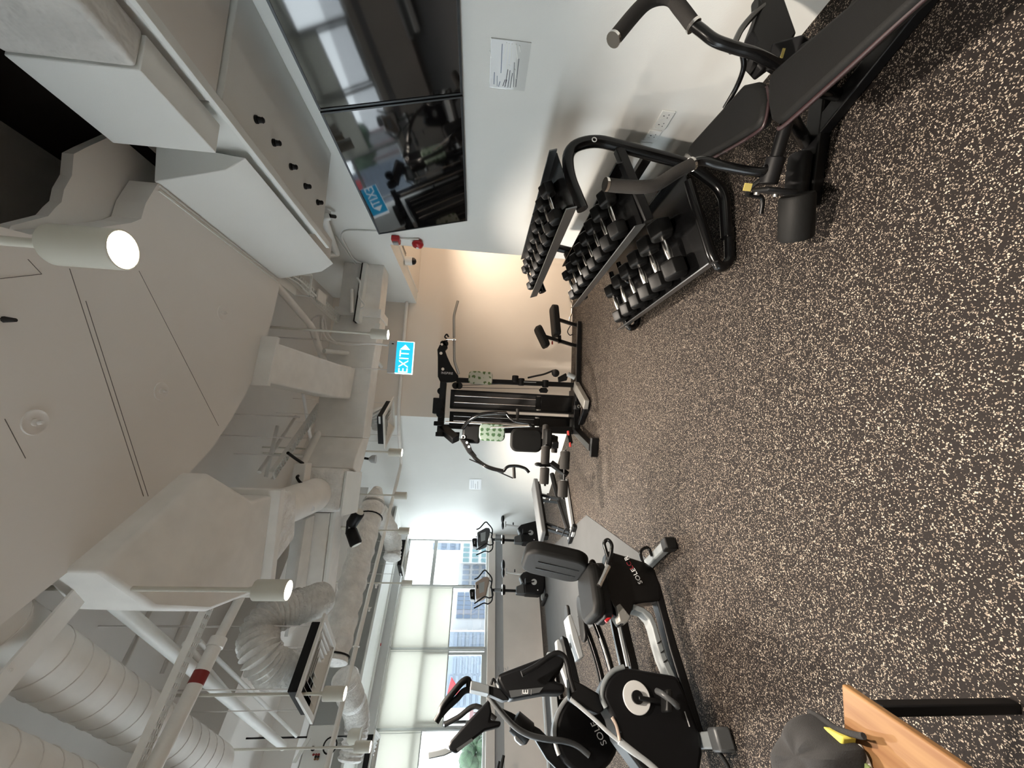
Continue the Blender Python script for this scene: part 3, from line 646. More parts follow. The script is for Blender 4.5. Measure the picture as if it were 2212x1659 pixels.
for i, (p, q) in enumerate((((600,920),(575,1030)), ((640,900),(560,1020)), ((655,850),(680,1005)))):
    tubething('strut_conduit', ['grey conduit slanting under the slab by the slotted tray, leftmost', 'grey conduit slanting under the slab by the slotted tray, middle', 'grey conduit slanting under the slab beside the branch duct'][i], 'conduit', [PZ(*p, 3.8), PZ(*q, 3.8)], 0.022, 'ceiling_paint', group='slab conduits')
tubething('thick_pipe', 'thick grey pipe slanting down to the electrical box', 'pipe', [PZ(704,905,3.34), PZ(645,1020,3.34)], 0.038)
for i, (px, py) in enumerate(((655,710),(660,732),(700,770),(622,900),(602,945),(627,985))):
    c = PZ(px, py, 3.45)
    tag(MB().cyl(c, (c.x, c.y, ZC), 0.006, n=6).cyl(c, c + Vector((0,0,-0.12)), 0.010, n=6).build('hanger_rod', 'ceiling_paint'),
        ['short hanger rod by the canopy edge above the cable loops', 'short hanger rod above the lit spotlight near the exit sign', 'short hanger rod next to the branch duct', 'short hanger rod beside the slotted tray, uppermost', 'short hanger rod beside the slotted tray, in the middle', 'short hanger rod beside the slotted tray, nearest the electrical box'][i], 'rod', 'short hanger rods')
# pipe elbow and conduits where the bulkhead meets the television wall
t = thing('white_waste_pipe', 'white elbow pipe at the end of the bulkhead by the television wall', 'pipe', (2.0, 3.9, 3.1))
MB().tube(arcpts([PX(712,468,2.02), PX(700,470,2.0), PX(712,505,2.0), PX(728,549,2.0), PX(697,551,1.9)], 0.03), 0.035, 14).build('pipe', 'white_gloss', t, smooth=True)
MB().cyl(PX(712,466,2.03), PX(724,468,2.06), 0.018, n=10).build('tap_tip', 'black_rubber', t)
tubething('surface_conduit', 'thin white conduit running over the wall from the television to the end duct', 'conduit', [PX(815,500,X_TV-0.012), PX(745,497,X_TV-0.012), PX(736,512,X_TV-0.012), PX(765,562,X_TV-0.012), PX(792,572,X_TV-0.012), PX(795,590,X_TV-0.04)], 0.011, 'white_gloss')
tubething('surface_conduit', 'second thin white conduit looping down the wall above the alarm', 'conduit', [PX(724,510,X_TV-0.012), PX(752,548,X_TV-0.012), PX(772,575,X_TV-0.012), PX(776,600,X_TV-0.05)], 0.010, 'white_gloss')
t = thing('slot_unit', 'white fan coil unit with a dark slot tucked above the end duct', 'fan coil', (1.7, 5.05, 3.0))
MB().prism([(2.10,4.98,3.05),(1.30,4.86,3.05),(1.30,5.02,3.05),(2.10,5.14,3.05)], (0,0,0.05)).build('front_rail', 'white_gloss', t, bevel=0.005)
MB().prism([(2.10,5.0,3.10),(1.30,4.88,3.10),(1.30,5.04,3.10),(2.10,5.16,3.10)], (0,0,0.022)).build('slot', 'void', t)
MB().tube(spline([PY(772,600,4.85), PY(778,612,4.85), PY(776,640,4.85), PY(788,660,4.85), PY(776,668,4.85)]), 0.012, 8).build('hose', 'white_gloss', t, smooth=True)
MB().cyl(PY(760,625,4.85), PY(760,675,4.85), 0.02, n=10).build('drain_pipe', 'service_paint', t, smooth=True)
tubething('wall_conduit', 'straight grey conduit lying along the beige wall below the ceiling', 'conduit', [(2.1,6.54,2.80), (0.3,6.54,2.80)], 0.016)

# electrical isolator box with two black cables
c = PZ(650, 1040, 3.2)
t = thing('isolator_box', 'pale electrical isolator box with two black cables above the wrapped duct', 'electrical box', c)
MB().obox(c, (0.17,0.01,0), (0,0.075,0), (0,0,0.055)).build('case', 'service_paint', t, bevel=0.006)
MB().prism([c + Vector((-0.17,-0.08,-0.06)), c + Vector((-0.17,0.12,-0.06)), c + Vector((-0.30,0.16,-0.13)), c + Vector((-0.30,-0.03,-0.13))], (0,0,0.008)).build('bracket', 'white_gloss', t)
for dx in (-0.06, 0.06): MB().tube(spline([c + Vector((dx,-0.076,0.0)), c + Vector((dx-0.01,-0.12,-0.01)), c + Vector((dx-0.05,-0.12,-0.04)), c + Vector((dx-0.09,-0.06,-0.07))]), 0.013, 8).build('cable', 'black_rubber', t, smooth=True)
MB().tube(spline([c + Vector((0.17,0,0)), c + Vector((0.22,-0.1,0.03)), c + Vector((0.28,-0.25,0.04))]), 0.014, 8).build('supply_cable', 'black_rubber', t, smooth=True)

# ------------------------------------------------------------------ flexible ducts
def flex(label, pts, r, amp=0.016, pitch=0.034, m='foil'):
    P = spline(pts, 14); L = 0; rr = [r]; Q = [P[0]]
    tot = sum((P[i+1]-P[i]).length for i in range(len(P)-1)); n = int(tot/pitch)*2
    seg = [0]
    for i in range(len(P)-1): seg.append(seg[-1] + (P[i+1]-P[i]).length)
    out = []; rad = []
    rnd = random.Random(len(label))
    for k in range(n+1):
        s_ = tot*k/n; j = max(i for i in range(len(seg)) if seg[i] <= s_ + 1e-9); j = min(j, len(P)-2)
        f = (s_-seg[j])/max(1e-9, seg[j+1]-seg[j]); out.append(P[j].lerp(P[j+1], f)); rad.append(r + (amp if k % 2 else -amp)*rnd.uniform(0.4, 1.3))
    o = MB().tube(out, rad, 22).build('flexible_duct', m, smooth=True); return tag(o, label, 'duct', 'flexible ducts')
pl = Vector((-1.72, 3.45, 0)); nl = pl.normalized()
flex('big crinkled flexible duct curling down to the large slatted grille', [PP(x, y, pl + nl*dd_, nl) for x, y, dd_ in ((668,1452,0.42),(630,1452,0.32),(592,1444,0.16),(564,1412,0.05),(560,1368,0.10),(582,1334,0.16),(622,1316,0.25),(668,1304,0.4),(700,1290,0.55))], 0.135)
flex('small crinkled flexible duct bulging beside the window above the far grille', [PZ(800,1090,3.05), PZ(820,1110,2.98), PZ(835,1135,2.92), PZ(846,1160,2.88), PZ(850,1185,2.86), PZ(846,1208,2.86)], 0.135, 0.014, 0.05)
flex('crinkled flexible duct bending behind the spotlights at the left', [PZ(745,1460,2.98), PZ(752,1490,2.95), PZ(766,1525,2.92), PZ(772,1560,2.9), PZ(766,1600,2.9), PZ(755,1645,2.92)], 0.15, 0.010, 0.05)
flex('short crinkled flexible duct behind the middle grille by the end duct', [PZ(808,885,2.92), PZ(818,905,2.86), PZ(822,925,2.84)], 0.10)

# ------------------------------------------------------------------ slatted grilles
def grille(label, c4, nslat, axis_dir, plenum=0.075):
    P = [V(p) for p in c4]; c = sum(P, Vector())/4; u = (P[1]-P[0] + P[2]-P[3])/2; v = (P[3]-P[0] + P[2]-P[1])/2
    Lu, Lv = u.length/2, v.length/2; u.normalize(); v = (v - u*v.dot(u)).normalized(); up = Vector((0,0,1))
    t = thing('ceiling_grille', label, 'grille', c, group='slatted ceiling grilles')
    m = MB()
    for s_ in (-1, 1): m.obox(c + u*s_*(Lu-0.022), u*0.022, v*Lv, up*0.010); m.obox(c + v*s_*(Lv-0.022), u*(Lu-0.044), v*0.022, up*0.010)
    m.build('frame', 'grille_white', t, bevel=0.003)
    nr = 5
    for k in range(nr):                  # four-way louvres: mitred rings of sloping slats
        fl = 1 - 0.19*k; lu, lv = (Lu-0.046)*fl, (Lv-0.046)*fl; iu, iv = max(lu-0.034, 0.004), max(lv-0.034, 0.004)
        lo = [c + u*x*lu + v*y*lv + up*0.002 for x, y in ((-1,-1),(1,-1),(1,1),(-1,1))]
        hi = [c + u*x*iu + v*y*iv + up*0.034 for x, y in ((-1,-1),(1,-1),(1,1),(-1,1))]
        for j in range(4):
            q = [lo[j], lo[(j+1) % 4], hi[(j+1) % 4], hi[j]]; nn = (q[1]-q[0]).cross(q[3]-q[0]).normalized()
            MB().prism(q, nn*0.002).build('slat', 'grille_white', t)
    m = MB()
    for s_ in (-1, 1): m.obox(c + u*s_*(Lu-0.05) + up*(0.012+plenum/2), u*0.004, v*(Lv-0.05), up*plenum/2); m.obox(c + v*s_*(Lv-0.05) + up*(0.012+plenum/2), u*(Lu-0.05), v*0.004, up*plenum/2)
    m.obox(c + up*(0.012+plenum), u*(Lu-0.05), v*(Lv-0.05), up*0.004)
    m.build('plenum_box', 'black_satin', t)
    for a_, b_ in ((-1,-1),(1,-1),(1,1),(-1,1)):
        p = c + u*a_*(Lu-0.07) + v*b_*(Lv-0.07) + up*(0.012+plenum); MB().cyl(p, Vector((p.x, p.y, ZC)), 0.004, n=6).build('rod', 'ceiling_paint', t)
    MB().obox(c - u*(Lu-0.045) - v*(Lv*0.6) + up*0.06, u*0.002, v*0.05, up*0.012).build('name_plate', 'paper', t)
    return t
grille('large slatted ceiling grille hanging beside the curled flexible duct', [(-1.49,3.54,2.7),(-1.87,3.14,2.7),(-2.27,3.50,2.7),(-1.90,3.94,2.7)], 9, None)
grille('slatted ceiling grille hanging past the exit sign, before the white wall corner', [(0.16,5.06,2.7),(0.50,5.56,2.7),(-0.01,5.76,2.7),(-0.22,5.22,2.7)], 10, None)
c = PZ(876, 1205, 2.72)
grille('slatted ceiling grille hanging in front of the unblinded window', [c + WD*0.28 + WN*0.28, c - WD*0.28 + WN*0.28, c - WD*0.28 - WN*0.28, c + WD*0.28 - WN*0.28], 9, None)
c = PZ(806, 1640, 2.72)
grille('slatted ceiling grille cut off at the left edge of the room', [c + WD*0.3 + WN*0.28, c - WD*0.28 + WN*0.28, c - WD*0.28 - WN*0.28, c + WD*0.3 - WN*0.28], 9, None)

# ------------------------------------------------------------------ cylinder spotlights
def spot(label, p, lit=True, r=0.047, h=0.15, energy=38, angle=122, z=2.65, emit_label=None):
    c = V(p); t = thing('cylinder_spotlight', label, 'spotlight', c, group='cylinder spotlights')
    MB().lathe([(r*0.9, 0.004), (r, 0.0), (r, h-0.004), (r*0.94, h)], c, n=28).build('housing', 'lamp_body', t, smooth=True)
    MB().torus(c, (0,0,1), r*0.95, r*0.06, 28, 8).build('bezel', 'lamp_body', t, smooth=True)
    MB().lathe([(r*0.88, 0.0), (r*0.88, -0.003)], c + Vector((0,0,0.0005)), n=24).build('lens', 'glass_lamp' if lit else 'lamp_off', t, smooth=False)
    MB().cyl(c + Vector((0,0,h)), Vector((c.x, c.y, ZC)), 0.011, n=10).build('drop_rod', 'lamp_body', t, smooth=True)
    MB().cyl(c + Vector((0,0,h)), c + Vector((0,0,h+0.03)), 0.018, 0.012, 10).build('neck', 'lamp_body', t, smooth=True)
    if lit:
        L = bpy.data.lights.new('spotlight_beam', 'SPOT'); L.energy = energy; L.color = (1.0, 0.885, 0.76); L.spot_size = math.radians(angle); L.spot_blend = 0.9; L.shadow_soft_size = 0.045
        lo = bpy.data.objects.new('spotlight_beam', L); COL.objects.link(lo); lo.parent = t; lo.location = (0, 0, -0.012)
    return t
E_SP = 118
for lab, px, py, lit in (('large lit cylinder spotlight hanging under the curved canopy', 265, 540, 1), ('lit cylinder spotlight beside the big curled flexible duct', 622, 1275, 1),
                         ('lit cylinder spotlight just beyond the large slatted grille', 745, 1498, 1), ('lit cylinder spotlight hanging over the exit sign', 838, 723, 1),
                         ('lit cylinder spotlight in front of the white wall, past the bare bulb holder', 868, 978, 1), ('lit cylinder spotlight at the top corner of the unblinded window', 885, 1147, 1),
                         ('unlit cylinder spotlight at the corner of the white wall', 878, 1071, 0), ('small unlit cylinder spotlight in front of the first blind', 890, 1260, 0),
                         ('lit cylinder spotlight near the left picture edge below the pelmet', 800, 1613, 1)):
    spot(lab, PZ(px, py, 2.42), bool(lit), energy=E_SP*(1.35 if py == 540 else 1.1 if py in (723, 978) else 1.7 if 800 < px and py < 1300 else 1.0), angle=(160 if py in (1498, 1613) else 118 if py == 723 else 122))
for k, (x, y) in enumerate(((1.45,3.6),(1.1,-1.3),(-3.0,0.6),(-5.2,2.6))):  # unseen spotlights added out of view as fill for the room
    if k: spot(['', 'added unseen fill spotlight behind the camera on the television side', 'added unseen fill spotlight beyond the left picture edge, nearer the camera', 'added unseen fill spotlight beyond the left picture edge, nearer the windows'][k], (x, y, 2.42), True, energy=E_SP)
# bare lamp holder
c = PZ(812, 992, 2.72)
t = thing('bare_lampholder', 'bare reflector lamp dangling from a rod beside the slatted grille', 'lamp', c, group=None)
MB().lathe([(0.05, 0.0), (0.045, 0.05), (0.02, 0.08)], c, n=20).build('reflector', 'silver_plastic', t, smooth=True)
MB().cyl(c + Vector((0,0,0.08)), c + Vector((0.01,0,0.16)), 0.014, n=10).build('socket', 'black_rubber', t)
MB().cyl(c + Vector((0.01,0,0.16)), Vector((c.x+0.02, c.y, ZC)), 0.011, n=8).build('drop_rod', 'lamp_body', t)
# dented open can lamp left of the grille
c = PZ(778, 1590, 2.72)
t = thing('open_can_lamp', 'open ring can lamp hanging behind the lit spotlights at the left', 'lamp', c)
MB().lathe([(0.075, 0.0), (0.075, 0.11), (0.05, 0.14)], c, n=24).build('can', 'lamp_body', t, smooth=True); MB().torus(c, (0,0,1), 0.078, 0.008).build('rim', 'lamp_body', t, smooth=True)
MB().cyl(c + Vector((0,0,0.14)), Vector((c.x, c.y, ZC)), 0.009, n=8).build('drop_rod', 'black_rubber', t)
# twin-head black emergency light
c = PZ(768, 1140, 2.86)
t = thing('twin_spot', 'black twin-headed emergency light hanging on a pale rod', 'emergency light', c)
MB().cyl(c + Vector((0,0,0.10)), Vector((c.x, c.y, ZC)), 0.014, n=10).build('drop_rod', 'lamp_body', t)
MB().obox(c + Vector((0,0,0.09)), (0.07,0,0), (0,0.02,0), (0,0,0.012)).build('yoke', 'black_satin', t, bevel=0.004)
for s_ in (-1, 1):
    q = c + Vector((0.11*s_, 0, 0.01)); ax = Vector((0.75*s_, -0.25, -0.45)).normalized()
    h = MB().lathe([(0.045, -0.11), (0.066, -0.085), (0.068, 0.07), (0.058, 0.085)], q, ax, 20).build('lamp_head', 'black_satin', t, smooth=True)
    MB().lathe([(0.052, 0.086), (0.052, 0.089)], q, ax, 18).build('lens', 'lamp_off', h)
# exit sign
t = thing('exit_sign', 'lit blue EXIT sign with an arrow, on a pale hanging case', 'exit sign', (0.85, 4.7, 2.35))
MB().bx(0.66, 1.04, 4.68, 4.74, 2.535, 2.625).build('gear_case', 'alu', t, bevel=0.004)
MB().bx(0.66, 1.045, 4.69, 4.73, 2.338, 2.535).build('legend_panel', 'sign_white', t, bevel=0.002)
MB().bx(0.668, 1.036, 4.684, 4.692, 2.345, 2.535).build('blue_face', 'sign_blue', t)
lettering('exit_letters', 'EXIT', 'sign_white', t, (0.80, 4.681, 2.437), (1,0,0), (0,0,1), 0.155, 0.003, xs=0.82)
MB().prism([(0.945, 4.681, 2.495), (0.945, 4.681, 2.38), (1.005, 4.681, 2.437)], (0, 0.003, 0)).build('arrow', 'sign_white', t)
for x in (0.70, 1.0): MB().cyl((x, 4.71, 2.625), (x, 4.71, ZC), 0.006, n=6).build('rod', 'ceiling_paint', t)
MB().bx(1.0, 1.012, 4.676, 4.682, 2.57, 2.595).build('test_button', 'black_rubber', t)

# control panel with its cable bundle behind the slanting pipes
c = PZ(690, 1618, 3.1)
t = thing('control_panel', 'pale control panel with a black knob and cable bundle at the left ceiling edge', 'control panel', c)
ux = WD; uz = Vector((0,0,1))
MB().obox(c, ux*0.20, WN*0.03, uz*0.16).build('plate', 'wall_paint', t, bevel=0.006)
MB().cyl(c - WN*0.03 + uz*0.06, c - WN*0.06 + uz*0.06, 0.022, n=14).build('knob', 'black_rubber', t, bevel=0.004)
for k in range(7): 
    o = c - WN*0.05 + ux*(0.05+0.018*(k % 3)) + uz*(-0.02+0.028*(k//3)); MB().ell(o, 0.012, 0.012, 0.014, 8, 5).build('cable_gland', ['red_band', 'black_rubber', 'wood'][k % 3], t, smooth=True)
MB().obox(c - WN*0.10 + ux*0.02 + uz*0.16, ux*0.10 + uz*0.04, WN*0.012, uz*0.022).build('terminal_strip', 'white_gloss', t, bevel=0.003)
MB().torus(c - WN*0.06 - ux*0.02 + uz*-0.12, WN, 0.07, 0.008, 20, 6).build('cable_coil', 'black_rubber', t, smooth=True)
# ================================================================== ON THE WALLS
# two televisions tilted down off the wall
def television(label, y0, y1):
    yc = (y0 + y1)/2
    t = thing('television', label, 'television', (2.06, yc, 1.755), group='wall televisions')
    b = Vector((2.06, 0, 1.757)); tp = Vector((1.842, 0, 2.583)); up = (tp - b).normalized(); H = (tp - b).length
    nrm = Vector((-up.z, 0, up.x))          # towards the room
    def P(y, h, d): return Vector((b.x, y, b.z)) + up*h + nrm*d
    bz = 0.012
    MB().prism([P(y0,0,-0.045), P(y1,0,-0.045), P(y1,H,-0.045), P(y0,H,-0.045)], nrm*0.03).build('back_shell', 'black_satin', t, bevel=0.01)
    m = MB()
    for a, c_, e, g in ((y0,y0+bz,0,H), (y1-bz,y1,0,H), (y0+bz,y1-bz,0,bz*1.2), (y0+bz,y1-bz,H-bz,H)):
        m.prism([P(a,e,-0.015), P(c_,e,-0.015), P(c_,g,-0.015), P(a,g,-0.015)], nrm*0.017)
    m.build('bezel', 'tv_frame', t)
    MB().prism([P(y0+bz,bz*1.2,-0.014), P(y1-bz,bz*1.2,-0.014), P(y1-bz,H-bz,-0.014), P(y0+bz,H-bz,-0.014)], nrm*0.012).build('screen', 'tv_screen', t)
    w = MB().bx(2.085, X_TV, yc-0.22, yc+0.22, 1.95, 2.4).build('wall_plate', 'black_metal', t)
    for dy in (-0.16, 0.16): MB().beam((2.09, yc+dy, 2.36), P(yc+dy, H*0.72, -0.045), 0.03, 0.03).beam((2.09, yc+dy, 2.0), P(yc+dy, H*0.3, -0.045), 0.03, 0.03).build('tilt_arm', 'black_metal', t)
    return t
television('black flat television on the wall, farther one, reflecting the exit sign', 2.232, 3.685)
television('black flat television on the wall, nearer one, cut off by the picture edge', 0.765, 2.218)

# A4 sheet in a plastic sleeve on the television wall
t = thing('notice_sleeve', 'wrinkled plastic sleeve with a printed sheet taped below the televisions', 'notice', PX(1100, 140, X_TV))
c4 = [PX(x, y, X_TV-0.002) for x, y in ((1061,81), (1148,92), (1133,196), (1057,188))]     # top-right, bottom-right, bottom-left, top-left in the room
MB().prism(c4, (-0.003,0,0)).build('sleeve', 'plastic_sleeve', t)
c5 = [PX(x, y, X_TV-0.0055) for x, y in ((1062,83), (1108,89), (1100,191), (1058,187))]
MB().prism(c5, (-0.001,0,0)).build('sheet', 'paper', t)
def wl(a, b, w, m): 
    MB().beam(PX(*a, X_TV-0.0075), PX(*b, X_TV-0.0075), 0.001, w, up=(0,0,1)).build('text_line', m, t)
wl((1085,95),(1082,158),0.004,'ink_blue'); wl((1068,156),(1067,182),0.004,'ink_blue'); wl((1074,164),(1074,186),0.003,'ink_blue')
wl((1091,172),(1086,186),0.004,'ink'); wl((1097,150),(1091,187),0.004,'ink'); wl((1102,152),(1097,189),0.004,'ink'); wl((1107,158),(1102,190),0.004,'ink')
wl((1111,135),(1109,188),0.003,'ink'); wl((1121,127),(1114,188),0.004,'ink'); wl((1080,176),(1077,187),0.004,'ink_blue'); wl((1095,172),(1090,188),0.003,'ink')
for p, q in (((1095,92),(1087,130)),((1100,94),(1094,150)),((1106,95),(1103,140)),((1115,96),(1118,128)),((1122,98),(1124,112)),((1100,140),(1096,170)),((1112,150),(1115,170)),((1058,110),(1062,125))):
    MB().beam(PX(*p, X_TV-0.0075), PX(*q, X_TV-0.0085), 0.002, 0.005).build('wrinkle', 'white_gloss', t)
t2 = thing('notice_sheet', 'small white printed sheet on the far grey-white diagonal wall', 'notice', PP(1027, 1046, da, dn))
def DW(x, y, off=0.0): return PP(x, y, da - dn*off, dn)
MB().prism([DW(x, y, 0.004) for x, y in ((1014,1035), (1040,1035), (1040,1058), (1014,1057))], -dn*0.002).build('sheet', 'paper', t2)
for x, y0, y1, m in ((1018,1038,1055,'ink_blue'),(1022,1038,1054,'ink_blue'),(1027,1045,1056,'ink'),(1032,1040,1056,'ink')):
    MB().beam(DW(x, y0, 0.0075), DW(x, y1, 0.0075), 0.002, 0.006).build('text_line', m, t2)

# sockets
for lab, x0, x1, y0, y1, dbl in (('white double wall socket, nearer one above the bench', 1420, 1448, 238, 277, True), ('white single wall socket beside the double one', 1398, 1424, 278, 303, False), ('white blank wall plate low behind the dumbbell rack', 1382, 1402, 305, 328, False)):
    a, b2 = PX((x0+x1)/2, (y0+y1)/2, X_TV), None
    hw = 0.075 if dbl else 0.045
    t = thing('wall_socket', lab, 'socket', a, group='wall sockets')
    MB().bx(X_TV-0.010, X_TV, a.y-hw, a.y+hw, a.z-0.045, a.z+0.045).build('plate', 'white_gloss', t, bevel=0.004)
    for o in ((-0.036, 0.036) if dbl else (0.0,)):
        MB().bx(X_TV-0.0108, X_TV-0.009, a.y+o-0.003, a.y+o+0.003, a.z+0.012, a.z+0.022).bx(X_TV-0.0108, X_TV-0.009, a.y+o-0.016, a.y+o-0.008, a.z-0.014, a.z-0.009).bx(X_TV-0.0108, X_TV-0.009, a.y+o+0.008, a.y+o+0.016, a.z-0.014, a.z-0.009).build('pin_slots', 'ink', t)
        MB().bx(X_TV-0.014, X_TV-0.009, a.y+o+0.018, a.y+o+0.028, a.z+0.014, a.z+0.032).build('switch', 'white_gloss', t, bevel=0.001)
# fire alarm bell and strobe at the end of the wall
c = PX(903, 520, X_TV); 
t = thing('alarm_bell', 'round red fire alarm bell at the end of the television wall', 'alarm bell', c)
MB().lathe([(0.045, 0), (0.045, 0.025), (0.062, 0.03), (0.066, 0.045), (0.052, 0.072), (0.02, 0.084), (0.004, 0.086)], c, (-1,0,0), 28).build('gong', 'red', t, smooth=True)
MB().cyl(c + Vector((-0.086,0,0)), c + Vector((-0.092,0,0)), 0.016, n=14).build('badge', 'paper', t)
c = PX(856, 513, X_TV)
t = thing('alarm_strobe', 'red fire alarm strobe box above the round red bell', 'alarm', c)
MB().bx(X_TV-0.06, X_TV, c.y-0.06, c.y+0.06, c.z-0.045, c.z+0.045).build('body', 'red', t, bevel=0.014, seg=3)
MB().bx(X_TV-0.082, X_TV-0.055, c.y-0.03, c.y+0.03, c.z-0.03, c.z+0.03).build('lens', 'silver_plastic', t, bevel=0.008)
MB().cyl(c + Vector((-0.015,0,0)), PX(905, 514, X_TV) + Vector((-0.015,0,0)), 0.009, n=8).build('link_conduit', 'service_paint', t)
# dome camera and slot vent on the corridor ceiling
c = PZ(876, 563, 2.645)
t = thing('dome_camera', 'white dome security camera on the corridor ceiling', 'camera', c)
MB().lathe([(0.06, 0.0), (0.06, -0.09), (0.058, -0.095)], c, n=24).build('base', 'white_gloss', t, smooth=True)
MB().lathe([(0.05, -0.093), (0.046, -0.12), (0.03, -0.14), (0.005, -0.148)], c, n=24).build('dome', 'camera_dome', t, smooth=True)
c = PZ(872, 540, 2.645)
t = thing('slot_vent', 'twin dark slot vent in the corridor ceiling', 'vent', c)
MB().obox(c, (0.03,0,0), (0,0.16,0), (0,0,0.006)).build('plate', 'warm_wall_paint', t)
for dx in (-0.013, 0.013): MB().obox(c + Vector((dx,0,-0.006)), (0.006,0,0), (0,0.14,0), (0,0,0.002)).build('slot', 'void', t)
# corridor downlight (out of sight above the lintel), warms the beige wall
t = thing('corridor_downlight', 'recessed downlight in the corridor ceiling behind the lintel', 'downlight', (3.3, 5.4, 2.64))
MB().lathe([(0.05, 0.0), (0.05, -0.006)], (3.3, 5.4, 2.645), n=20).build('lens', 'glass_lamp', t)
MB().torus((3.3, 5.4, 2.642), (0,0,1), 0.056, 0.008).build('trim_ring', 'white_gloss', t, smooth=True)
L = bpy.data.lights.new('downlight_beam', 'SPOT'); L.energy = 70; L.color = (1.0, 0.84, 0.68); L.spot_size = math.radians(150); L.spot_blend = 0.8; L.shadow_soft_size = 0.05
lo = bpy.data.objects.new('downlight_beam', L); COL.objects.link(lo); lo.parent = t; lo.location = (0, 0, -0.02)

# curl bar at the foot of the beige wall
pts = [PY(x, y, 6.50) for x, y in ((1229,629),(1229,640),(1232,650),(1235,656),(1235,676),(1231,685),(1230,697))]
t = thing('curl_bar', 'chrome wavy curl bar resting against the foot of the beige wall', 'bar', Vector((pts[3].x, 6.5, 0)))
MB().tube(spline(pts), 0.014, 10).build('bar', 'chrome', t, smooth=True)
MB().torus(pts[3] + Vector((-0.07,0,0)), (1,0,0), 0.02, 0.008).build('collar', 'chrome', t, smooth=True)
tubething('floor_cable', 'black cable bent against the wall behind the rowing seat', 'cable', spline([PY(1232,704,6.5), PY(1226,716,6.5), PY(1231,724,6.5), PY(1237,722,6.5)]), 0.008, 'black_rubber', rad=0.01)
# pencil scribble on the low window wall
t = thing('wall_scribble', 'faint pencil scribble on the low wall near the elliptical console', 'scribble', PP(1085, 1450, P0, WN))
for k, (a, b2) in enumerate((((1076,1439),(1079,1452)),((1079,1440),(1076,1450)),((1077,1446),(1081,1446)),((1088,1442),(1088,1450)),((1091,1443),(1094,1449)),((1097,1440),(1097,1448)))):
    MB().beam(PP(*a, P0 - WN*0.024, WN), PP(*b2, P0 - WN*0.024, WN), 0.002, 0.006).build('pencil_stroke', 'letter_grey', t)
# ================================================================== DUMBBELL RACK
t = thing('dumbbell_rack', 'black three-tier dumbbell rack against the television wall', 'rack', (1.55, 2.97, 0))
YA, YB = 2.25, 3.70
SH = [((1.40, 1.03), (1.76, 1.16)), ((1.33, 0.60), (1.72, 0.74)), ((1.13, 0.13), (1.74, 0.335))]   # (front x,z) (back x,z)
for y in (YA, YB):
    MB().tube(arcpts([(1.30,y,0.05),(1.62,y,0.06),(1.78,y,0.30),(1.88,y,0.92),(1.80,y,1.09),(1.62,y,1.08),(1.40,y,0.985)], 0.10, 6), 0.037, 12).build('side_frame', 'black_gloss', t, smooth=True)
    MB().beam((1.36,y,0.565), (1.83,y,0.76), 0.05, 0.06).build('shelf_arm', 'black_metal', t, bevel=0.006)
    MB().tube(arcpts([(1.66,y,0.30),(1.16,y,0.15),(1.09,y,0.10),(1.14,y,0.035),(1.36,y,0.035)], 0.06), 0.032, 10).build('front_foot', 'black_gloss', t, smooth=True)
for (fx, fz), (bx_, bz_) in SH:
    dxz = Vector((bx_-fx, 0, bz_-fz)); up = Vector((-dxz.z, 0, dxz.x)).normalized(); y0, y1 = YA+0.0, YB+0.06
    m = MB().prism([(fx, y0, fz), (fx, y1, fz), (bx_, y1, bz_), (bx_, y0, bz_)], -up*0.006)
    sh = m.build('shelf_tray', 'black_gloss', t)
    f = Vector((fx, 0, fz)); MB().prism([f + Vector((0,y0-0.03,0)), f + Vector((0,y1+0.04,0)), f + Vector((0,y1+0.04,0)) + up*0.07, f + Vector((0,y0-0.03,0)) + up*0.07], -dxz.normalized()*0.008).build('front_lip', 'lip_steel', sh)
    g = Vector((bx_, 0, bz_)); MB().prism([g + Vector((0,y0-0.03,0)), g + Vector((0,y1,0)), g + Vector((0,y1,0)) + up*0.05, g + Vector((0,y0-0.03,0)) + up*0.05], dxz.normalized()*0.008).build('back_lip', 'lip_steel' if fz > 0.9 else 'black_gloss', sh)
MB().beam((1.84,YA,0.55), (1.84,YB,0.55), 0.04, 0.06).beam((1.80,YA,0.30), (1.80,YB,0.30), 0.04, 0.06).build('rear_stretcher', 'black_metal', t)
MB().tube(arcpts([(1.62,YB-0.35,0.10),(1.42,YB-0.35,0.12),(1.42,YB-0.35,0.30),(1.60,YB-0.35,0.36)], 0.09), 0.022, 10).build('hook_tube', 'black_gloss', t, smooth=True)
MB().torus((1.848, YA-0.038, 0.93), (0,1,0), 0.014, 0.003).build('logo_ring', 'letter_white', t)
# hex dumbbells
def make_dumbbell():
    o = thing('hex_dumbbell', 'x', 'dumbbell', (0,0,0))
    for s_ in (-1, 1):
        m = MB(); pr = []
        for x, r in ((0.055, 0.048), (0.065, 0.060), (0.125, 0.060), (0.135, 0.044)):
            pr.append([Vector((s_*x, r*math.cos(math.radians(60*k+30)), r*math.sin(math.radians(60*k+30)))) for k in range(6)])
        m._add([p for q in pr for p in q], [(5,4,3,2,1,0) if s_ > 0 else (0,1,2,3,4,5)] + [((j*6+k, j*6+(k+1) % 6, (j+1)*6+(k+1) % 6, (j+1)*6+k) if s_ > 0 else (j*6+k, (j+1)*6+k, (j+1)*6+(k+1) % 6, j*6+(k+1) % 6)) for j in range(3) for k in range(6)] + [(18,19,20,21,22,23) if s_ > 0 else (23,22,21,20,19,18)])
        m.build('head', 'black_rubber', o, bevel=0.004, world=False)
    MB().lathe([(0.012,-0.058),(0.0135,-0.04),(0.0165,-0.015),(0.0165,0.015),(0.0135,0.04),(0.012,0.058)], (0,0,0), (1,0,0), 16).build('handle', 'chrome', o, smooth=True, world=False)
    return o
proto = make_dumbbell(); first = True
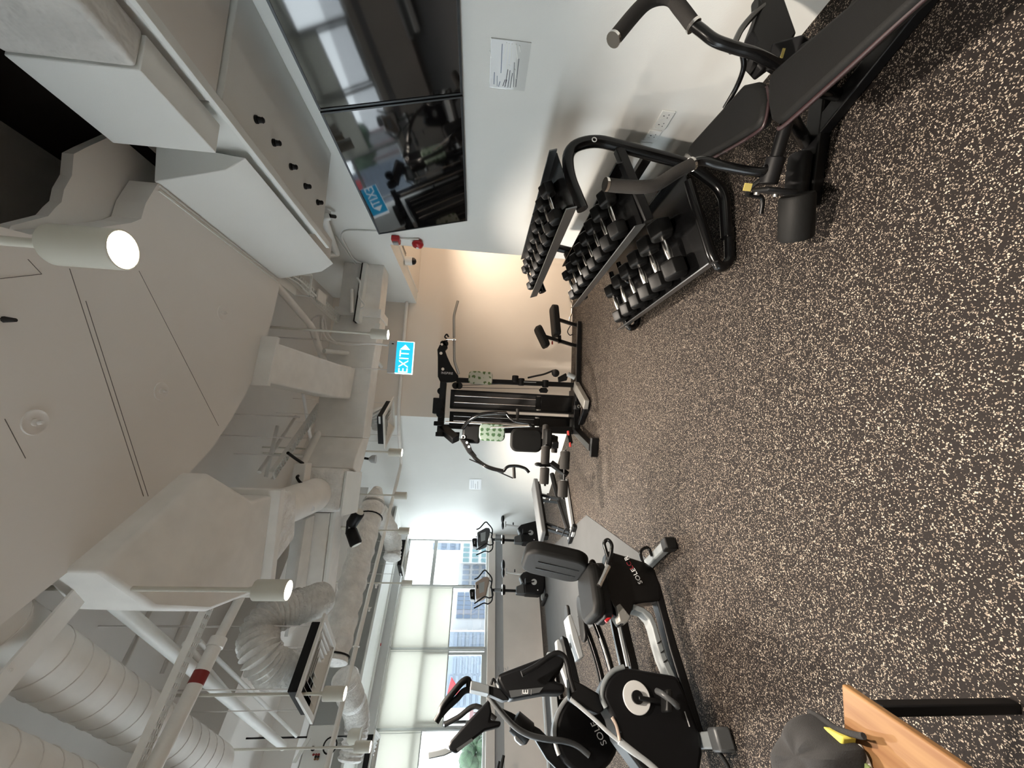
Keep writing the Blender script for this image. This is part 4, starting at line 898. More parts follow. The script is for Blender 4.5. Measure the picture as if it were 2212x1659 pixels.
ordn = ['first', 'second', 'third', 'fourth', 'fifth', 'sixth', 'seventh', 'eighth', 'ninth']
TIER = [('top', 9, 0.92, 2.46, 3.68), ('middle', 8, 1.10, 2.44, 3.66), ('bottom', 6, 1.42, 2.56, 3.64)]
for ti, (nm, n, sc, ya, yb) in enumerate(TIER):
    (fx, fz), (bx_, bz_) = SH[ti]; dxz = Vector((bx_-fx, 0, bz_-fz)); tilt = math.atan2(dxz.z, dxz.x); up = Vector((-dxz.z, 0, dxz.x)).normalized()
    for k in range(n):
        s_ = sc * (1.06 - 0.15*k/(n-1))
        o = proto if first else copy_tree(proto); first = False
        y = ya + (yb-ya)*k/(n-1)
        mid = Vector((fx, 0, fz)) + dxz.normalized()*(0.03 + 0.145*s_*1.06) + Vector((0, y, 0)) + up*(0.060*s_*0.87 + 0.002)
        o.location = mid; o.scale = (s_*1.06, s_, s_); o.rotation_euler = (0, -tilt, random.uniform(-0.04, 0.04))
        o['label'] = 'black hex dumbbell on the %s shelf of the rack, %s from the bench end' % (nm, ordn[k]); o['group'] = 'hex dumbbells on the %s shelf' % nm

# ================================================================== FOREGROUND BENCH
t = thing('workout_bench', 'black padded workout bench with foam handles in the near right corner', 'bench', (1.38, 1.3, 0))
zt = 0.50
def pad(name, pxs, z, th, m, parent, bev=0.02):
    P = [PZ(x, y, z) for x, y in pxs]; return MB().prism([p - Vector((0,0,th)) for p in P], (0,0,th)).build(name, m, parent, bevel=bev, seg=3)
P2 = [(1482,332),(1490,310),(1560,232),(1604,182),(1630,176),(1648,188),(1652,215),(1645,258),(1632,276),(1580,308),(1512,345),(1494,346)]
sp = pad('seat_pad', P2, zt, 0.055, 'vinyl', t)
def edge(pxs, z, r, m, parent, name='piping'):
    MB().tube(spline([PZ(x, y, z) for x, y in pxs], 4), r, 8).build(name, m, parent, smooth=True)
edge([(1519,353),(1584,317),(1638,283),(1653,262),(1661,216),(1656,188)], zt-0.02, 0.007, 'piping_red', sp)
P1 = [(1656,175),(1668,150),(1720,105),(1850,-8),(1960,-110),(2120,-110),(1985,-10),(1820,140),(1690,258),(1674,266),(1662,258),(1656,225)]
bp_ = pad('back_pad', P1, zt+0.01, 0.055, 'vinyl', t)
edge([(1682,276),(1698,268),(1830,150),(1996,-2),(2128,-102)], zt-0.015, 0.008, 'piping_red', bp_)
MB().prism([PZ(x, y, zt-0.05) for x, y in ((1676,250),(1690,262),(1995,-10),(2060,-60),(1990,-60))], (0,0,-0.02)).build('back_board', 'black_satin', t)
# crossbar at the pad junction, with roller, handle and adjuster at each end
j0 = PZ(1662, 222, 0.40); xl = PZ(1668, 400, 0.33); ax = Vector((xl.x-j0.x, xl.y-j0.y, 0)); ax.normalize()
cr = Vector((1.36, 1.42, 0.36))
LE = PZ(1660, 395, 0.33); RE = cr + (cr - LE); RE.z = LE.z
MB().cyl(LE, RE, 0.027, n=16).build('crossbar', 'black_metal', t, smooth=True)
cdir = (LE - RE).normalized(); fwd = Vector((-cdir.y, cdir.x, 0)); fwd = fwd if fwd.y > 0 else -fwd
for s_, E in ((1, LE), (-1, RE)):
    o = cdir*s_
    MB().cyl(E - o*0.10, E + o*0.005, 0.038, n=18).build('sleeve', 'steel' if False else 'black_satin', t, bevel=0.004)
    MB().obox(E + o*0.03 + Vector((0,0,-0.035)) - fwd*0.01, o*0.010, fwd*0.058, Vector((0,0,0.075))).build('pivot_plate', 'black_satin', t, bevel=0.012, seg=3)
    for dz in (0.02, -0.07): MB().cyl(E + o*0.035 + Vector((0,0,dz)) + fwd*0.03, E + o*0.05 + Vector((0,0,dz)) + fwd*0.03, 0.013, n=12).build('bolt', 'steel', t, bevel=0.003)
    MB().tube(spline([E - o*0.02 + Vector((0,0,0.02)), E + o*0.01 + fwd*0.06 + Vector((0,0,0.03)), E + o*0.04 + fwd*0.13 + Vector((0,0,0.0)), E + o*0.05 + fwd*0.14 + Vector((0,0,-0.08)), E + o*0.12 + fwd*0.14 + Vector((0,0,-0.10))]), 0.011, 10).build('lever', 'black_metal', t, smooth=True)
    # swing arm carrying the roller
    rc = E + o*0.05 + Vector((0,0,-0.14)) - fwd*0.02
    MB().lathe([(0.066, -0.015), (0.072, -0.005), (0.072, 0.17), (0.066, 0.18)], rc, (o + Vector((0,0,-0.35))).normalized(), 24).build('roller', 'vinyl', t, smooth=True)
    st = MB().obox(E + o*0.02 + fwd*0.05 + Vector((0,0,0.06)), o*0.016, fwd*0.002, Vector((0,0,0.018))).build('warning_sticker', 'yellow', t)
    # handle: steel neck, bent foam grip, end cap
    b0 = E - o*0.06 + Vector((0,0,0.02))
    if s_ > 0: ctr = [PY(1640,372,1.52), PY(1570,360,1.55), PY(1520,348,1.57), PY(1490,356,1.58)]; grip = [PY(1492,356,1.58), PY(1462,372,1.58), PY(1420,398,1.58), PY(1385,404,1.57), PY(1340,402,1.56), PY(1312,399,1.55)]
    else: ctr = [PY(1640,120,1.30), PY(1590,104,1.30), PY(1545,88,1.30), PY(1515,66,1.30), PY(1494,50,1.30)]; grip = [PY(1496,52,1.30), PY(1470,18,1.30), PY(1448,-6,1.30), PY(1412,-4,1.30), PY(1380,20,1.30), PY(1328,82,1.30)]
    MB().tube(spline([b0] + ctr), 0.021, 12).build('handle_tube', 'black_gloss', t, smooth=True)
    MB().tube(spline(grip), 0.028, 14).build('foam_grip', 'foam', t, smooth=True)
    g0, g1 = grip[0], grip[-1]; d0 = (grip[1]-g0).normalized(); d1 = (g1-grip[-2]).normalized()
    MB().cyl(g0 - d0*0.012, g0, 0.030, n=16).build('grip_collar', 'chrome', t, smooth=True)
    MB().cyl(g1, g1 + d1*0.012, 0.029, n=16).build('grip_cap', 'chrome', t, smooth=True)
# frame under the pads
MB().beam(PZ(1690,195,0.42), PZ(1930,-30,0.42), 0.06, 0.06).build('spine', 'black_metal', t, bevel=0.006)
MB().beam(PZ(1640,240,0.42), PZ(1520,330,0.42), 0.06, 0.06).build('seat_rail', 'black_metal', t, bevel=0.006)
MB().beam((1.46,1.66,0.03), (1.66,1.05,0.03), 0.08, 0.05).build('base_rail', 'black_metal', t, bevel=0.006)
MB().beam((1.15,1.66,0.03), (1.78,1.52,0.03), 0.09, 0.055).build('front_stabiliser', 'black_metal', t, bevel=0.008)
MB().lathe([(0.045,0),(0.05,0.01),(0.05,0.22),(0.045,0.23)], (1.16,1.66,0.10), (1,-0.22,0), 20).build('transport_roller', 'black_satin', t, smooth=True)
MB().cyl((1.47,1.63,0.05), PZ(1690,232,0.42), 0.030, n=16).cyl((1.56,1.45,0.05), PZ(1700,180,0.42), 0.026, n=16).build('upright', 'black_gloss', t, smooth=True)
MB().beam((1.70,1.52,0.05), (1.60,1.34,0.40), 0.10, 0.12).build('gearbox_cover', 'black_satin', t, bevel=0.01)
MB().tube(spline([PY(1580,110,1.34), PY(1590,86,1.36), PY(1604,60,1.38), PY(1632,28,1.40), PY(1660,5,1.42)]), 0.013, 10).tube(spline([PY(1604,118,1.36), PY(1606,148,1.40), PY(1590,190,1.5), PY(1566,232,1.6)]), 0.011, 10).build('cable_tube', 'black_gloss', t, smooth=True)
MB().prism([PY(x, y, 1.40) for x, y in ((1622,120),(1636,90),(1624,66),(1642,20),(1640,-20),(1690,-20),(1722,70),(1690,120),(1650,150))], (0,0.06,0)).build('pulley_cover', 'black_satin', t, bevel=0.01)

# ================================================================== LOW TABLE AND BAG
t = thing('low_table', 'low table with a pale timber top and black leg in the near left corner', 'table', (-1.2, 0.9, 0))
MB().bx(-1.75, -0.685, 0.45, 1.185, 0.425, 0.45).build('table_top', 'wood', t, bevel=0.006, seg=3)
for x, y in ((-0.70,1.10), (-1.68,1.10), (-0.70,0.52), (-1.68,0.52)): MB().beam((x, y, 0.0), (x+(0.03 if x > -1 else -0.03)*0, y, 0.425), 0.03, 0.03, up=(0,1,0)).build('leg', 'black_satin', t, bevel=0.004)
MB().bx(-1.66, -0.72, 1.085, 1.115, 0.385, 0.425).build('apron_rail', 'black_satin', t)
c = Vector((-0.93, 1.12, 0.45))
t = thing('drawstring_bag', 'slumped charcoal cloth bag with a yellow lining on the timber table', 'bag', c)
pr = [PZ(x, y, 0.50) for x, y in ((1746,1534),(1728,1550),(1709,1572),(1695,1598),(1687,1625),(1684,1655),(1688,1700),(1720,1760),(1800,1760),(1838,1710),(1848,1670),(1849,1640),(1843,1620),(1826,1604),(1800,1585),(1772,1560))]
cc = sum(pr, Vector())/len(pr); m = MB(); ring = []
for sc, dz in ((0.98,-0.048),(1.02,-0.03),(1.0,0.0),(0.93,0.035),(0.80,0.058),(0.55,0.068),(0.25,0.064)):
    ring.append([cc + (p-cc)*sc*(1 + 0.03*math.sin(2.3*k + 9*dz)) + Vector((0,0,dz + 0.012*math.sin(1.9*k)*(dz > 0))) for k, p in enumerate(pr)])
n = len(pr); nr = len(ring)
m._add([p for r_ in ring for p in r_], [tuple(range(n-1,-1,-1))] + [(j*n+k, j*n+(k+1) % n, (j+1)*n+(k+1) % n, (j+1)*n+k) for j in range(nr-1) for k in range(n)] + [tuple(range((nr-1)*n, nr*n))])
o = m.build('bag_body', 'cloth_dark', t, smooth=True); sd = o.modifiers.new('soft', 'SUBSURF'); sd.levels = 1; sd.render_levels = 1
MB().prism([PZ(x, y, 0.465) for x, y in ((1760,1544),(1800,1566),(1852,1592),(1850,1612),(1812,1606),(1775,1576))], (0,0,0.045)).build('lining', 'lining_yellow', t, bevel=0.006)
MB().tube(spline([PZ(x, y, 0.488) for x, y in ((1748,1536),(1775,1552),(1808,1574),(1850,1588),(1866,1590))]), 0.008, 8).build('rim_cord', 'cloth_dark', t, smooth=True)
MB().prism([PZ(x, y, 0.452) for x, y in ((1840,1612),(1862,1606),(1880,1640),(1900,1690),(1850,1690))], (0,0,0.016)).build('inner_cloth', 'cloth_white', t, bevel=0.006)
MB().obox(PZ(1865,1655,0.471), (0.012,0,0), (0,0.02,0), (0,0,0.003)).build('green_print', 'cloth_green', t)
# ================================================================== UPRIGHT BIKES BY THE WINDOW
BP = Vector((-3.0, 8.25, 0))
def B_(x, y, off=0.0): return PP(x, y, BP, WN) + WN*off
def make_bike():
    t = thing('upright_bike', 'x', 'exercise bike', (-2.95, 8.29, 0))
    def sil(name, px, w, m, bev=0.015, off=0.0): return MB().prism([B_(x, y, -w + off) for x, y in px], WN*2*w).build(name, m, t, bevel=bev, seg=3)
    sil('body_shell', ((1122,1248),(1129,1240),(1145,1235),(1164,1229),(1174,1236),(1177,1252),(1176,1271),(1173,1284),(1163,1288),(1132,1286),(1130,1264)), 0.10, 'dark_plastic', 0.03)
    sil('post_shroud', ((1114,1269),(1114,1284),(1134,1286.5),(1131,1262)), 0.06, 'console_grey', 0.02)
    sil('top_cap', ((1121,1249),(1127,1243),(1130,1252),(1129,1262),(1126,1262)), 0.07, 'grey_plastic', 0.01)
    MB().cyl(B_(1063,1274.5), B_(1116,1276.5), 0.026, n=14).build('console_post', 'black_satin', t, smooth=True)
    MB().cyl(B_(1068,1274.5), B_(1082,1275), 0.032, n=14).build('post_sleeve', 'grey_plastic', t, smooth=True)
    tr = MB().lathe([(0.085,0),(0.095,0.02),(0.095,0.05),(0.05,0.055)], B_(1091,1274), (0,0,1), 24).build('bottle_tray', 'black_gloss', t, smooth=True)
    MB().torus(B_(1085,1274), (0,0,1), 0.093, 0.008).build('tray_rim', 'chrome', tr, smooth=True)
    con = sil('console', ((1026,1262),(1028,1299),(1049,1290),(1057,1256),(1054,1250),(1046,1250)), 0.11, 'console_bronze', 0.02)
    MB().prism([B_(x, y, -0.113) for x, y in ((1034,1265),(1035,1287),(1045,1283),(1046,1261))], WN*0.006).build('screen', 'silver_plastic', con)
    MB().prism([B_(x, y, -0.113) for x, y in ((1029.5,1269),(1030,1277),(1032.5,1276),(1032,1268))], WN*0.006).build('keys', 'black_satin', con)
    sil('tablet_shelf', ((1014,1277),(1016,1296),(1026,1299),(1026,1275),(1018,1275)), 0.07, 'dark_plastic', 0.008)
    lettering('maker_mark', 'SOLE', 'letter_white', t, B_(1020,1287,-0.074), WD*-1, (0,0,1), 0.03)
    for s_ in (-1, 1):
        MB().tube(spline([B_(1060,1270,0), B_(1062,1254,0.08*s_), B_(1052,1244,0.16*s_), B_(1045,1240,0.17*s_), B_(1032,1255,0.17*s_), B_(1024,1259,0.17*s_)]), 0.013, 8).build('handlebar', 'black_satin', t, smooth=True)
        MB().tube(spline([B_(1061,1268,0), B_(1064,1290,0.09*s_), B_(1056,1298,0.15*s_), B_(1046,1296,0.16*s_), B_(1034,1303,0.14*s_), B_(1024,1309,0.12*s_)]), 0.013, 8).build('front_bar', 'black_satin', t, smooth=True)
    s0 = B_(1087,1231)
    m = MB(); m.ell(s0 + WD*-0.10, 0.10, 0.11, 0.038, 16, 9); m.ell(s0 + WD*0.06, 0.09, 0.075, 0.030, 16, 9); m.build('saddle', 'black_rubber', t, smooth=True)
    MB().cyl(B_(1093,1236), B_(1128,1240.5), 0.020, n=12).build('seat_post', 'alu', t, smooth=True)
    MB().beam(B_(1094,1228), B_(1094,1242), 0.03, 0.02).build('seat_slider', 'alu', t)
    MB().cyl(B_(1112,1239) , B_(1112,1230), 0.012, n=8).build('pin_knob', 'black_satin', t)
    MB().cyl(B_(1152,1262,-0.12), B_(1152,1262,-0.10), 0.055, n=24).build('crank_disc', 'silver_plastic', t, smooth=True)
    MB().beam(B_(1152,1262,-0.135), B_(1134,1264,-0.135), 0.02, 0.03, up=WN).build('crank_arm', 'black_metal', t, bevel=0.004)
    MB().obox(B_(1133,1264,-0.19), WD*0.05, WN*0.045, Vector((0,0,0.012))).build('pedal', 'black_rubber', t, bevel=0.004)
    MB().cyl(B_(1160,1279,-0.101), B_(1160,1279,-0.10), 0.012, n=10).build('badge', 'letter_white', t)
    for (x, y) in ((1174,1296), (1177,1236)):
        c = B_(x, y); c.z = 0.04; MB().cyl(c - WN*0.24, c + WN*0.24, 0.035, n=14).build('stabiliser', 'black_satin', t, smooth=True)
    a, b2 = B_(1170,1284), B_(1174,1240); a.z = b2.z = 0.07; MB().beam(a + WD*0.1, b2 - WD*0.05, 0.08, 0.06).build('base_beam', 'grey_plastic', t, bevel=0.008)
    return t
bk = make_bike()
tag(bk, 'upright exercise bike by the window with a bronze console, nearer the low wall middle', group='upright bikes by the window')
bk2 = copy_tree(bk); bk2.location = bk.location - WD*1.03
tag(bk2, 'upright exercise bike with a grey console in the corner beside the diagonal wall')
for o in kids(bk2):
    if o.name.startswith('console') and 'post' not in o.name:
        o.data = o.data.copy(); o.data.materials[0] = MATS['console_grey']

# ================================================================== FLAT BENCH BEHIND THE MULTI-GYM
t = thing('adjustable_bench', 'grey-topped flat bench on slotted black legs beside the multi-gym', 'bench', (-1.2, 6.5, 0))
pa, pb = Vector((-0.80,6.95,0.50)), Vector((-1.52,6.22,0.46)); d = (pb-pa).normalized(); sd = Vector((-d.y, d.x, 0)).normalized()
MB().rpad((pa+pb)/2, (pb-pa)/2, sd*0.16, Vector((0,0,0.035)), 0.25).build('pad', 'vinyl_grey', t, bevel=0.015, seg=3)
MB().beam(pa - Vector((0,0,0.06)), pb - Vector((0,0,0.06)), 0.12, 0.06).build('pad_frame', 'black_metal', t)
r0, r1 = Vector((-0.62,6.85,0.22)), Vector((-1.42,6.08,0.07))
MB().tube(spline([r0, Vector((-0.95,6.55,0.17)), Vector((-1.25,6.25,0.11)), r1]), 0.04, 10).build('base_rail', 'black_metal', t, smooth=True)
for f in (0.28, 0.80):
    top = pa.lerp(pb, f) - Vector((0,0,0.08)); bot = r0.lerp(r1, min(1, f+0.2)) + Vector((0,0,0.02))
    for o in (-0.07, 0.07): 
        lg = MB().beam(top + sd*o, bot + sd*o*0.6, 0.022, 0.05, up=sd).build('leg', 'black_metal', t)
        MB().beam(top.lerp(bot, 0.3) + sd*(o-0.012), top.lerp(bot, 0.75) + sd*(o*0.8-0.012), 0.004, 0.012, up=sd).build('slot_highlight', 'chrome', lg)
    MB().cyl(top.lerp(bot, 0.5) - sd*0.09, top.lerp(bot, 0.5) + sd*0.09, 0.009, n=8).build('pivot_bolt', 'chrome', t)
MB().beam(r1 + sd*0.22 - Vector((0,0,0.03)), r1 - sd*0.22 - Vector((0,0,0.03)), 0.06, 0.05).build('end_foot', 'black_metal', t, bevel=0.006)
MB().beam(r1 + sd*0.14 - d*0.02 + Vector((0,0,0.005)), r1 - sd*0.14 - d*0.02 + Vector((0,0,0.005)), 0.05, 0.01).build('foot_plate', 'silver_plastic', t)
MB().prism([Vector((-0.66,6.58,0.012)), Vector((-1.38,5.98,0.012)), Vector((-1.46,6.06,0.012)), Vector((-0.76,6.70,0.012))], (0,0,0.05)).build('base_cover', 'silver_plastic', t, bevel=0.01)
MB().tube(arcpts([r1 + sd*0.10 + Vector((0,0,0.02)), r1 + sd*0.10 - d*0.02 + Vector((0,0,0.10)), r1 + sd*-0.10 - d*0.02 + Vector((0,0,0.10))], 0.03), 0.010, 8).build('wheel_handle', 'black_metal', t, smooth=True)

# ================================================================== MULTI-GYM
t = thing('multi_gym', 'black multi-station gym machine standing before the beige end wall', 'multi-gym', (0.6, 5.8, 0))
G = 5.98
def g(x, y, Y=G): return PY(x, y, Y)
def flat(name, px, m='black_satin', Y=G, th=0.05, bev=0.006, parent=None): return MB().prism([g(x, y, Y) - Vector((0,th/2,0)) for x, y in px], (0,th,0)).build(name, m, parent or t, bevel=bev)
MB().bx(0.55, 1.80, 5.86, 5.94, 0.02, 0.085).build('base_rail', 'black_metal', t, bevel=0.006)
MB().bx(0.10, 0.75, 5.88, 6.25, 0.02, 0.10).build('base_frame', 'black_metal', t, bevel=0.006)
MB().beam((0.12,5.95,0.06), (-0.11,5.05,0.06), 0.09, 0.09).build('front_rail', 'black_metal', t, bevel=0.006)
MB().beam((0.22,5.70,0.05), (0.44,5.40,0.05), 0.07, 0.07).build('side_rail', 'black_metal', t, bevel=0.006)
MB().beam((-0.22,5.03,0.05), (0.02,4.99,0.05), 0.07, 0.09).build('front_foot', 'black_metal', t, bevel=0.006)
MB().prism([(0.74,5.95,0.04),(0.86,5.88,0.04),(0.52,5.28,0.04),(0.40,5.34,0.04)], (0,0,0.07)).build('foot_plate', 'galv', t, bevel=0.008)
# mast and arched top arm
MB().beam(g(986,821), g(1242,832), 0.07, 0.07, up=(0,1,0)).build('mast', 'black_metal', t, bevel=0.008)
arm = flat('top_arm', ((946,772),(945,756),(950,746),(957,741),(966,744),(967,752),(962,758),(966,770),(974,788),(984,804),(990,812),(989,822),(976,826),(952,827),(946,814)), th=0.06)
for x, y, r in ((953,764,5.0),(957,798,5.0),(955,745,4)):
    c = g(x, y); MB().cyl(c - Vector((0,0.036,0)), c - Vector((0,0.031,0)), r*0.0045, n=12).build('plate_hole', 'warm_wall_paint', arm)
lettering('maker_mark', 'INSPIRE', 'letter_white', arm, g(966,807) - Vector((0,0.033,0)), (0,0,-1), (1,0,0), 0.05)
for x, y, r, yo in ((962,742,0.045,0), (984,833,0.05,0), (992,833,0.05,0), (957,742,0.04,0), (952,878,0.05,-0.1), (952,895,0.055,-0.1), (952,845,0.05,0)):
    c = g(x, y) + Vector((0, yo, 0)); MB().cyl(c - Vector((0,0.03,0)), c + Vector((0,0.03,0)), r, n=20).build('pulley', 'black_satin', t, bevel=0.006)
MB().tube(spline([g(963,741), g(966,733), g(961,728), g(965,722), g(969,728)]), 0.012, 8).build('hook', 'black_metal', t, smooth=True)
# top beam and stack frames
MB().bx(g(960,935).x, g(960,826).x, 5.90, 6.02, 2.03, 2.12).build('top_beam', 'black_metal', t, bevel=0.008)
MB().bx(0.27, 0.50, 5.86, 6.06, 2.06, 2.20).build('top_bracket', 'black_satin', t, bevel=0.01)
for x0, x1, y0 in ((0.38, 0.63, 5.95), (0.13, 0.31, 6.05)):
    sh = MB().bx(x0-0.012, x0+0.012, y0, y0+0.22, 0.10, 1.96).bx(x1-0.012, x1+0.012, y0, y0+0.22, 0.10, 1.96).bx(x0, x1, y0, y0+0.22, 1.90, 1.96).build('stack_frame', 'black_metal', t)
    MB().bx(x0+0.012, x1-0.012, y0+0.02, y0+0.026, 0.66, 1.90).build('mesh_panel', 'mesh_grey', sh)
    MB().bx(x0+0.012, x1-0.012, y0+0.004, y0+0.20, 0.12, 0.60).bx(x0+0.03, x1-0.03, y0+0.004, y0+0.03, 0.60, 0.68).build('weight_cover', 'black_gloss', sh, bevel=0.006)
    for f in (0.3, 0.7): MB().cyl((x0+(x1-x0)*f, y0+0.012, 0.66), (x0+(x1-x0)*f, y0+0.012, 1.90), 0.007, n=8).build('guide_rod', 'chrome', sh, smooth=True)
for k in range(14):
    z = 0.14 + k*0.034; MB().bx(0.10, 0.112, 5.885, 5.890, z, z+0.010).build('weight_mark', 'letter_white', t)
MB().bx(0.06, 0.12, 5.89, 6.0, 0.10, 2.05).build('rear_post', 'black_metal', t, bevel=0.008)
MB().cyl((0.155,5.86,0.75), (0.155,5.86,2.0), 0.012, n=10).cyl((0.045,5.80,0.75), (0.045,5.80,1.7), 0.010, n=10).build('guide_rod', 'chrome', t, smooth=True)
for a, b2 in (((985,837),(1165,840)), ((984,833),(1100,829))): MB().cyl(g(*a), g(*b2), 0.004, n=6).build('cable', 'black_rubber', t)
flat('low_pulley_guard', ((1164,842),(1168,838),(1180,838),(1184,844),(1181,849),(1167,848)), th=0.05)
for x, y in ((1126,825), (1178,829), (1113,819)):
    c = g(x, y); MB().cyl(c - Vector((0.055,0,0)), c + Vector((0.055,0,0)), 0.05, n=14).build('adjuster', 'black_satin', t, bevel=0.01)
MB().beam(g(1131,826) - Vector((0,0.037,0)), g(1157,827) - Vector((0,0.037,0)), 0.004, 0.045, up=(0,1,0)).build('rating_label', 'silver_plastic', t)
# lat bar
lb_ = MB().tube(arcpts([g(989,650,5.75), g(980.5,682,5.75), g(981.5,780,5.75), g(991,808,5.75)], 0.05), 0.019, 12).build('lat_bar', 'steel', t, smooth=True)
MB().cyl(g(964,733,5.75), g(979,733,5.75), 0.008, n=8).cyl(g(977,733,5.75), g(985,733,5.75), 0.02, n=12).build('swivel', 'chrome', lb_, smooth=True)
# rowing seat with chest pad
sp_ = MB().rpad(g(1199,694), g(1203,727)/2 - g(1197,663)/2, (0,0.15,0), Vector((0,0,0.05)), 0.4).build('row_seat', 'vinyl', t, bevel=0.02, seg=3)
MB().beam(g(1205,690), g(1248,704), 0.05, 0.05).build('seat_leg', 'black_metal', t, bevel=0.006)
ca, cb = g(1160,706), g(1181,750); dv = (cb-ca); pn = Vector((-dv.z, 0, dv.x)).normalized()
MB().rpad((ca+cb)/2, dv/2, (0,0.14,0), pn*0.045, 0.5).build('chest_pad', 'vinyl', t, bevel=0.02, seg=3)
MB().beam(g(1178,727), g(1246,748), 0.05, 0.05).build('pad_leg', 'black_metal', t, bevel=0.006)
MB().beam(g(1208,725), g(1209,741), 0.05, 0.05).build('seat_bracket', 'black_metal', t)
MB().cyl(g(1193,737,5.94), g(1193,744,5.94), 0.012, n=8).build('pin_knob', 'red_band', t)
# strap, handle and grips hung on the low post
MB().tube(spline([g(1140,816,5.8), g(1158,812,5.8), g(1176,808,5.8), g(1196,800,5.8)]), 0.014, 8).build('ankle_strap', 'black_rubber', t, smooth=True)
MB().ell(g(1200,806,5.8), 0.06, 0.05, 0.06, 12, 7).build('strap_bundle', 'black_rubber', t, smooth=True)
flat('low_bracket', ((1205,815),(1222,806),(1226,815),(1224,822),(1206,826)), Y=5.85, th=0.03)
MB().cyl(g(1226,808,5.75), g(1242,816,5.75), 0.036, n=16).build('foam_roll', 'grey_plastic', t, bevel=0.006)
# patterned back pads
def cushion(name, m, x0, x1, y0, y1, Y):
    a, b2 = g(x0, y0, Y), g(x1, y1, Y); MB().rpad((a+b2)/2, (abs(a.x-b2.x)/2,0,0), (0,0,abs(a.z-b2.z)/2), (0,0.03,0), 0.55).build(name, m, t, bevel=0.018, seg=3)
cushion('printed_pad', 'print_cream', 1013, 1063, 801, 832, 5.90)
cushion('printed_pad', 'print_green', 1036, 1090, 914, 954, 5.45)
# press station
Yp = 5.5
MB().beam(g(955,925,5.7), g(985,950,Yp), 0.10, 0.12).build('press_hub', 'black_satin', t, bevel=0.012)
for x, y, r in ((948,915,0.07), (950,938,0.06), (985,938,0.05)):
    c = g(x, y, 5.6); MB().cyl(c - Vector((0.03,0,0)), c + Vector((0.03,0,0)), r, n=20).build('cam', 'black_satin', t, bevel=0.008)
MB().obox(g(1018,937,Yp), (0.13,0,0), (0,0.05,0), (0,0,0.12)).build('arm_carriage', 'black_satin', t, bevel=0.03, seg=3)
c = g(1001,944,Yp-0.06); MB().torus(c, (0,1,0), 0.022, 0.006).build('maker_badge', 'letter_white', t)
pr_ = MB().prism([g(x, y, 5.40) for x, y in ((991,947),(1012,952),(1020,972),(1030,985),(1022,990),(1010,978))], (0,0.05,0)).build('arm_plate', 'black_satin', t, bevel=0.008)
for x, y in ((1008.5,956),(1013,965)): c = g(x, y, 5.399); MB().cyl(c, c - Vector((0,0.003,0)), 0.016, n=12).build('plate_hole', 'wall_paint', pr_)
MB().tube(spline([g(1018,978,5.4), g(1030,993,5.3), g(1048,1006,5.2), g(1066,1013,5.15), g(1088,1018,5.1)]), 0.026, 12).build('press_arm', 'black_gloss', t, smooth=True)
MB().tube(arcpts([g(1088,1018,5.1), g(1096,1007,5.08), g(1118,1006,5.06), g(1136,1012,5.04), g(1143,1021,5.03)], 0.06), 0.019, 12).build('press_handle', 'black_gloss', t, smooth=True)
MB().cyl(g(1110,1009,5.07), g(1111,1033,5.07), 0.020, n=12).build('grip', 'foam', t, smooth=True)
MB().cyl(g(1014,992,5.25), g(1108,1033,5.07), 0.008, n=8).build('brace', 'black_metal', t)
MB().tube(spline([g(1000,925,5.4), g(1016,906,5.25), g(1040,895,5.15), g(1070,892,5.1), g(1094,893,5.05)]), 0.026, 12).build('press_arm', 'black_gloss', t, smooth=True)
MB().tube(arcpts([g(1094,893,5.05), g(1102,904,5.03), g(1112,910,5.0), g(1140,914,4.98), g(1148,920,4.97)], 0.06), 0.017, 12).build('press_handle', 'black_gloss', t, smooth=True)
MB().cyl(g(1118,883,5.05), g(1118,906,5.05), 0.020, n=12).build('grip', 'foam', t, smooth=True)
MB().cyl(g(1060,924,5.3), g(1148,920,5.0), 0.012, n=10).build('chrome_tube', 'chrome', t, smooth=True)
# seat and leg station
MB().rpad(g(1137,951,5.3), (0.155,0,0), (0,0.0,0.215), (0,0.04,0), 0.6).build('back_cushion', 'vinyl', t, bevel=0.03, seg=3)
MB().rpad(g(1180,948,5.2), (0.13,0,0), (0,0.20,0), (0,0,0.04), 0.4).build('seat_cushion', 'vinyl', t, bevel=0.02, seg=3)
MB().beam(g(1060,930,5.55), g(1235,928,5.55), 0.08, 0.08, up=(0,1,0)).build('seat_post', 'black_metal', t, bevel=0.008)
MB().beam(g(1192,945,5.45), g(1200,962,5.0), 0.08, 0.08).build('seat_beam', 'black_metal', t, bevel=0.008)
for x, y0, y1, r, Y in ((1179,918,949,0.042,5.25),(1179,964,1003,0.055,5.0),(1177,1010,1046,0.058,4.95),(1221,975,1014,0.060,4.9),(1217,1038,1074,0.060,4.85),(1199,942,978,0.040,5.2)):
    a, b2 = g(x, y0, Y), g(x-2, y1, Y-0.02); d = (b2-a).normalized(); L = (b2-a).length
    rr = MB().lathe([(r*0.85, 0), (r, 0.012), (r, L-0.012), (r*0.85, L)], a, d, 22).build('foam_roller', 'foam', t, smooth=True)
    MB().cyl(a - d*0.004, a, r*0.55, n=14).build('end_cap', 'silver_plastic', rr)
MB().cyl(g(1179,960,5.0), g(1177,1050,4.95), 0.014, n=10).cyl(g(1221,972,4.9), g(1217,1078,4.85), 0.014, n=10).build('roller_axle', 'black_metal', t, smooth=True)
MB().beam(g(1190,1000,4.98), g(1226,1026,4.88), 0.05, 0.07).beam(g(1165,1004,4.98), g(1190,1004,4.98), 0.04, 0.05).build('leg_lever', 'black_metal', t, bevel=0.006)
MB().ell(g(1163,1003,4.98), 0.025, 0.03, 0.05, 12, 7).build('lever_knob', 'black_rubber', t, smooth=True)
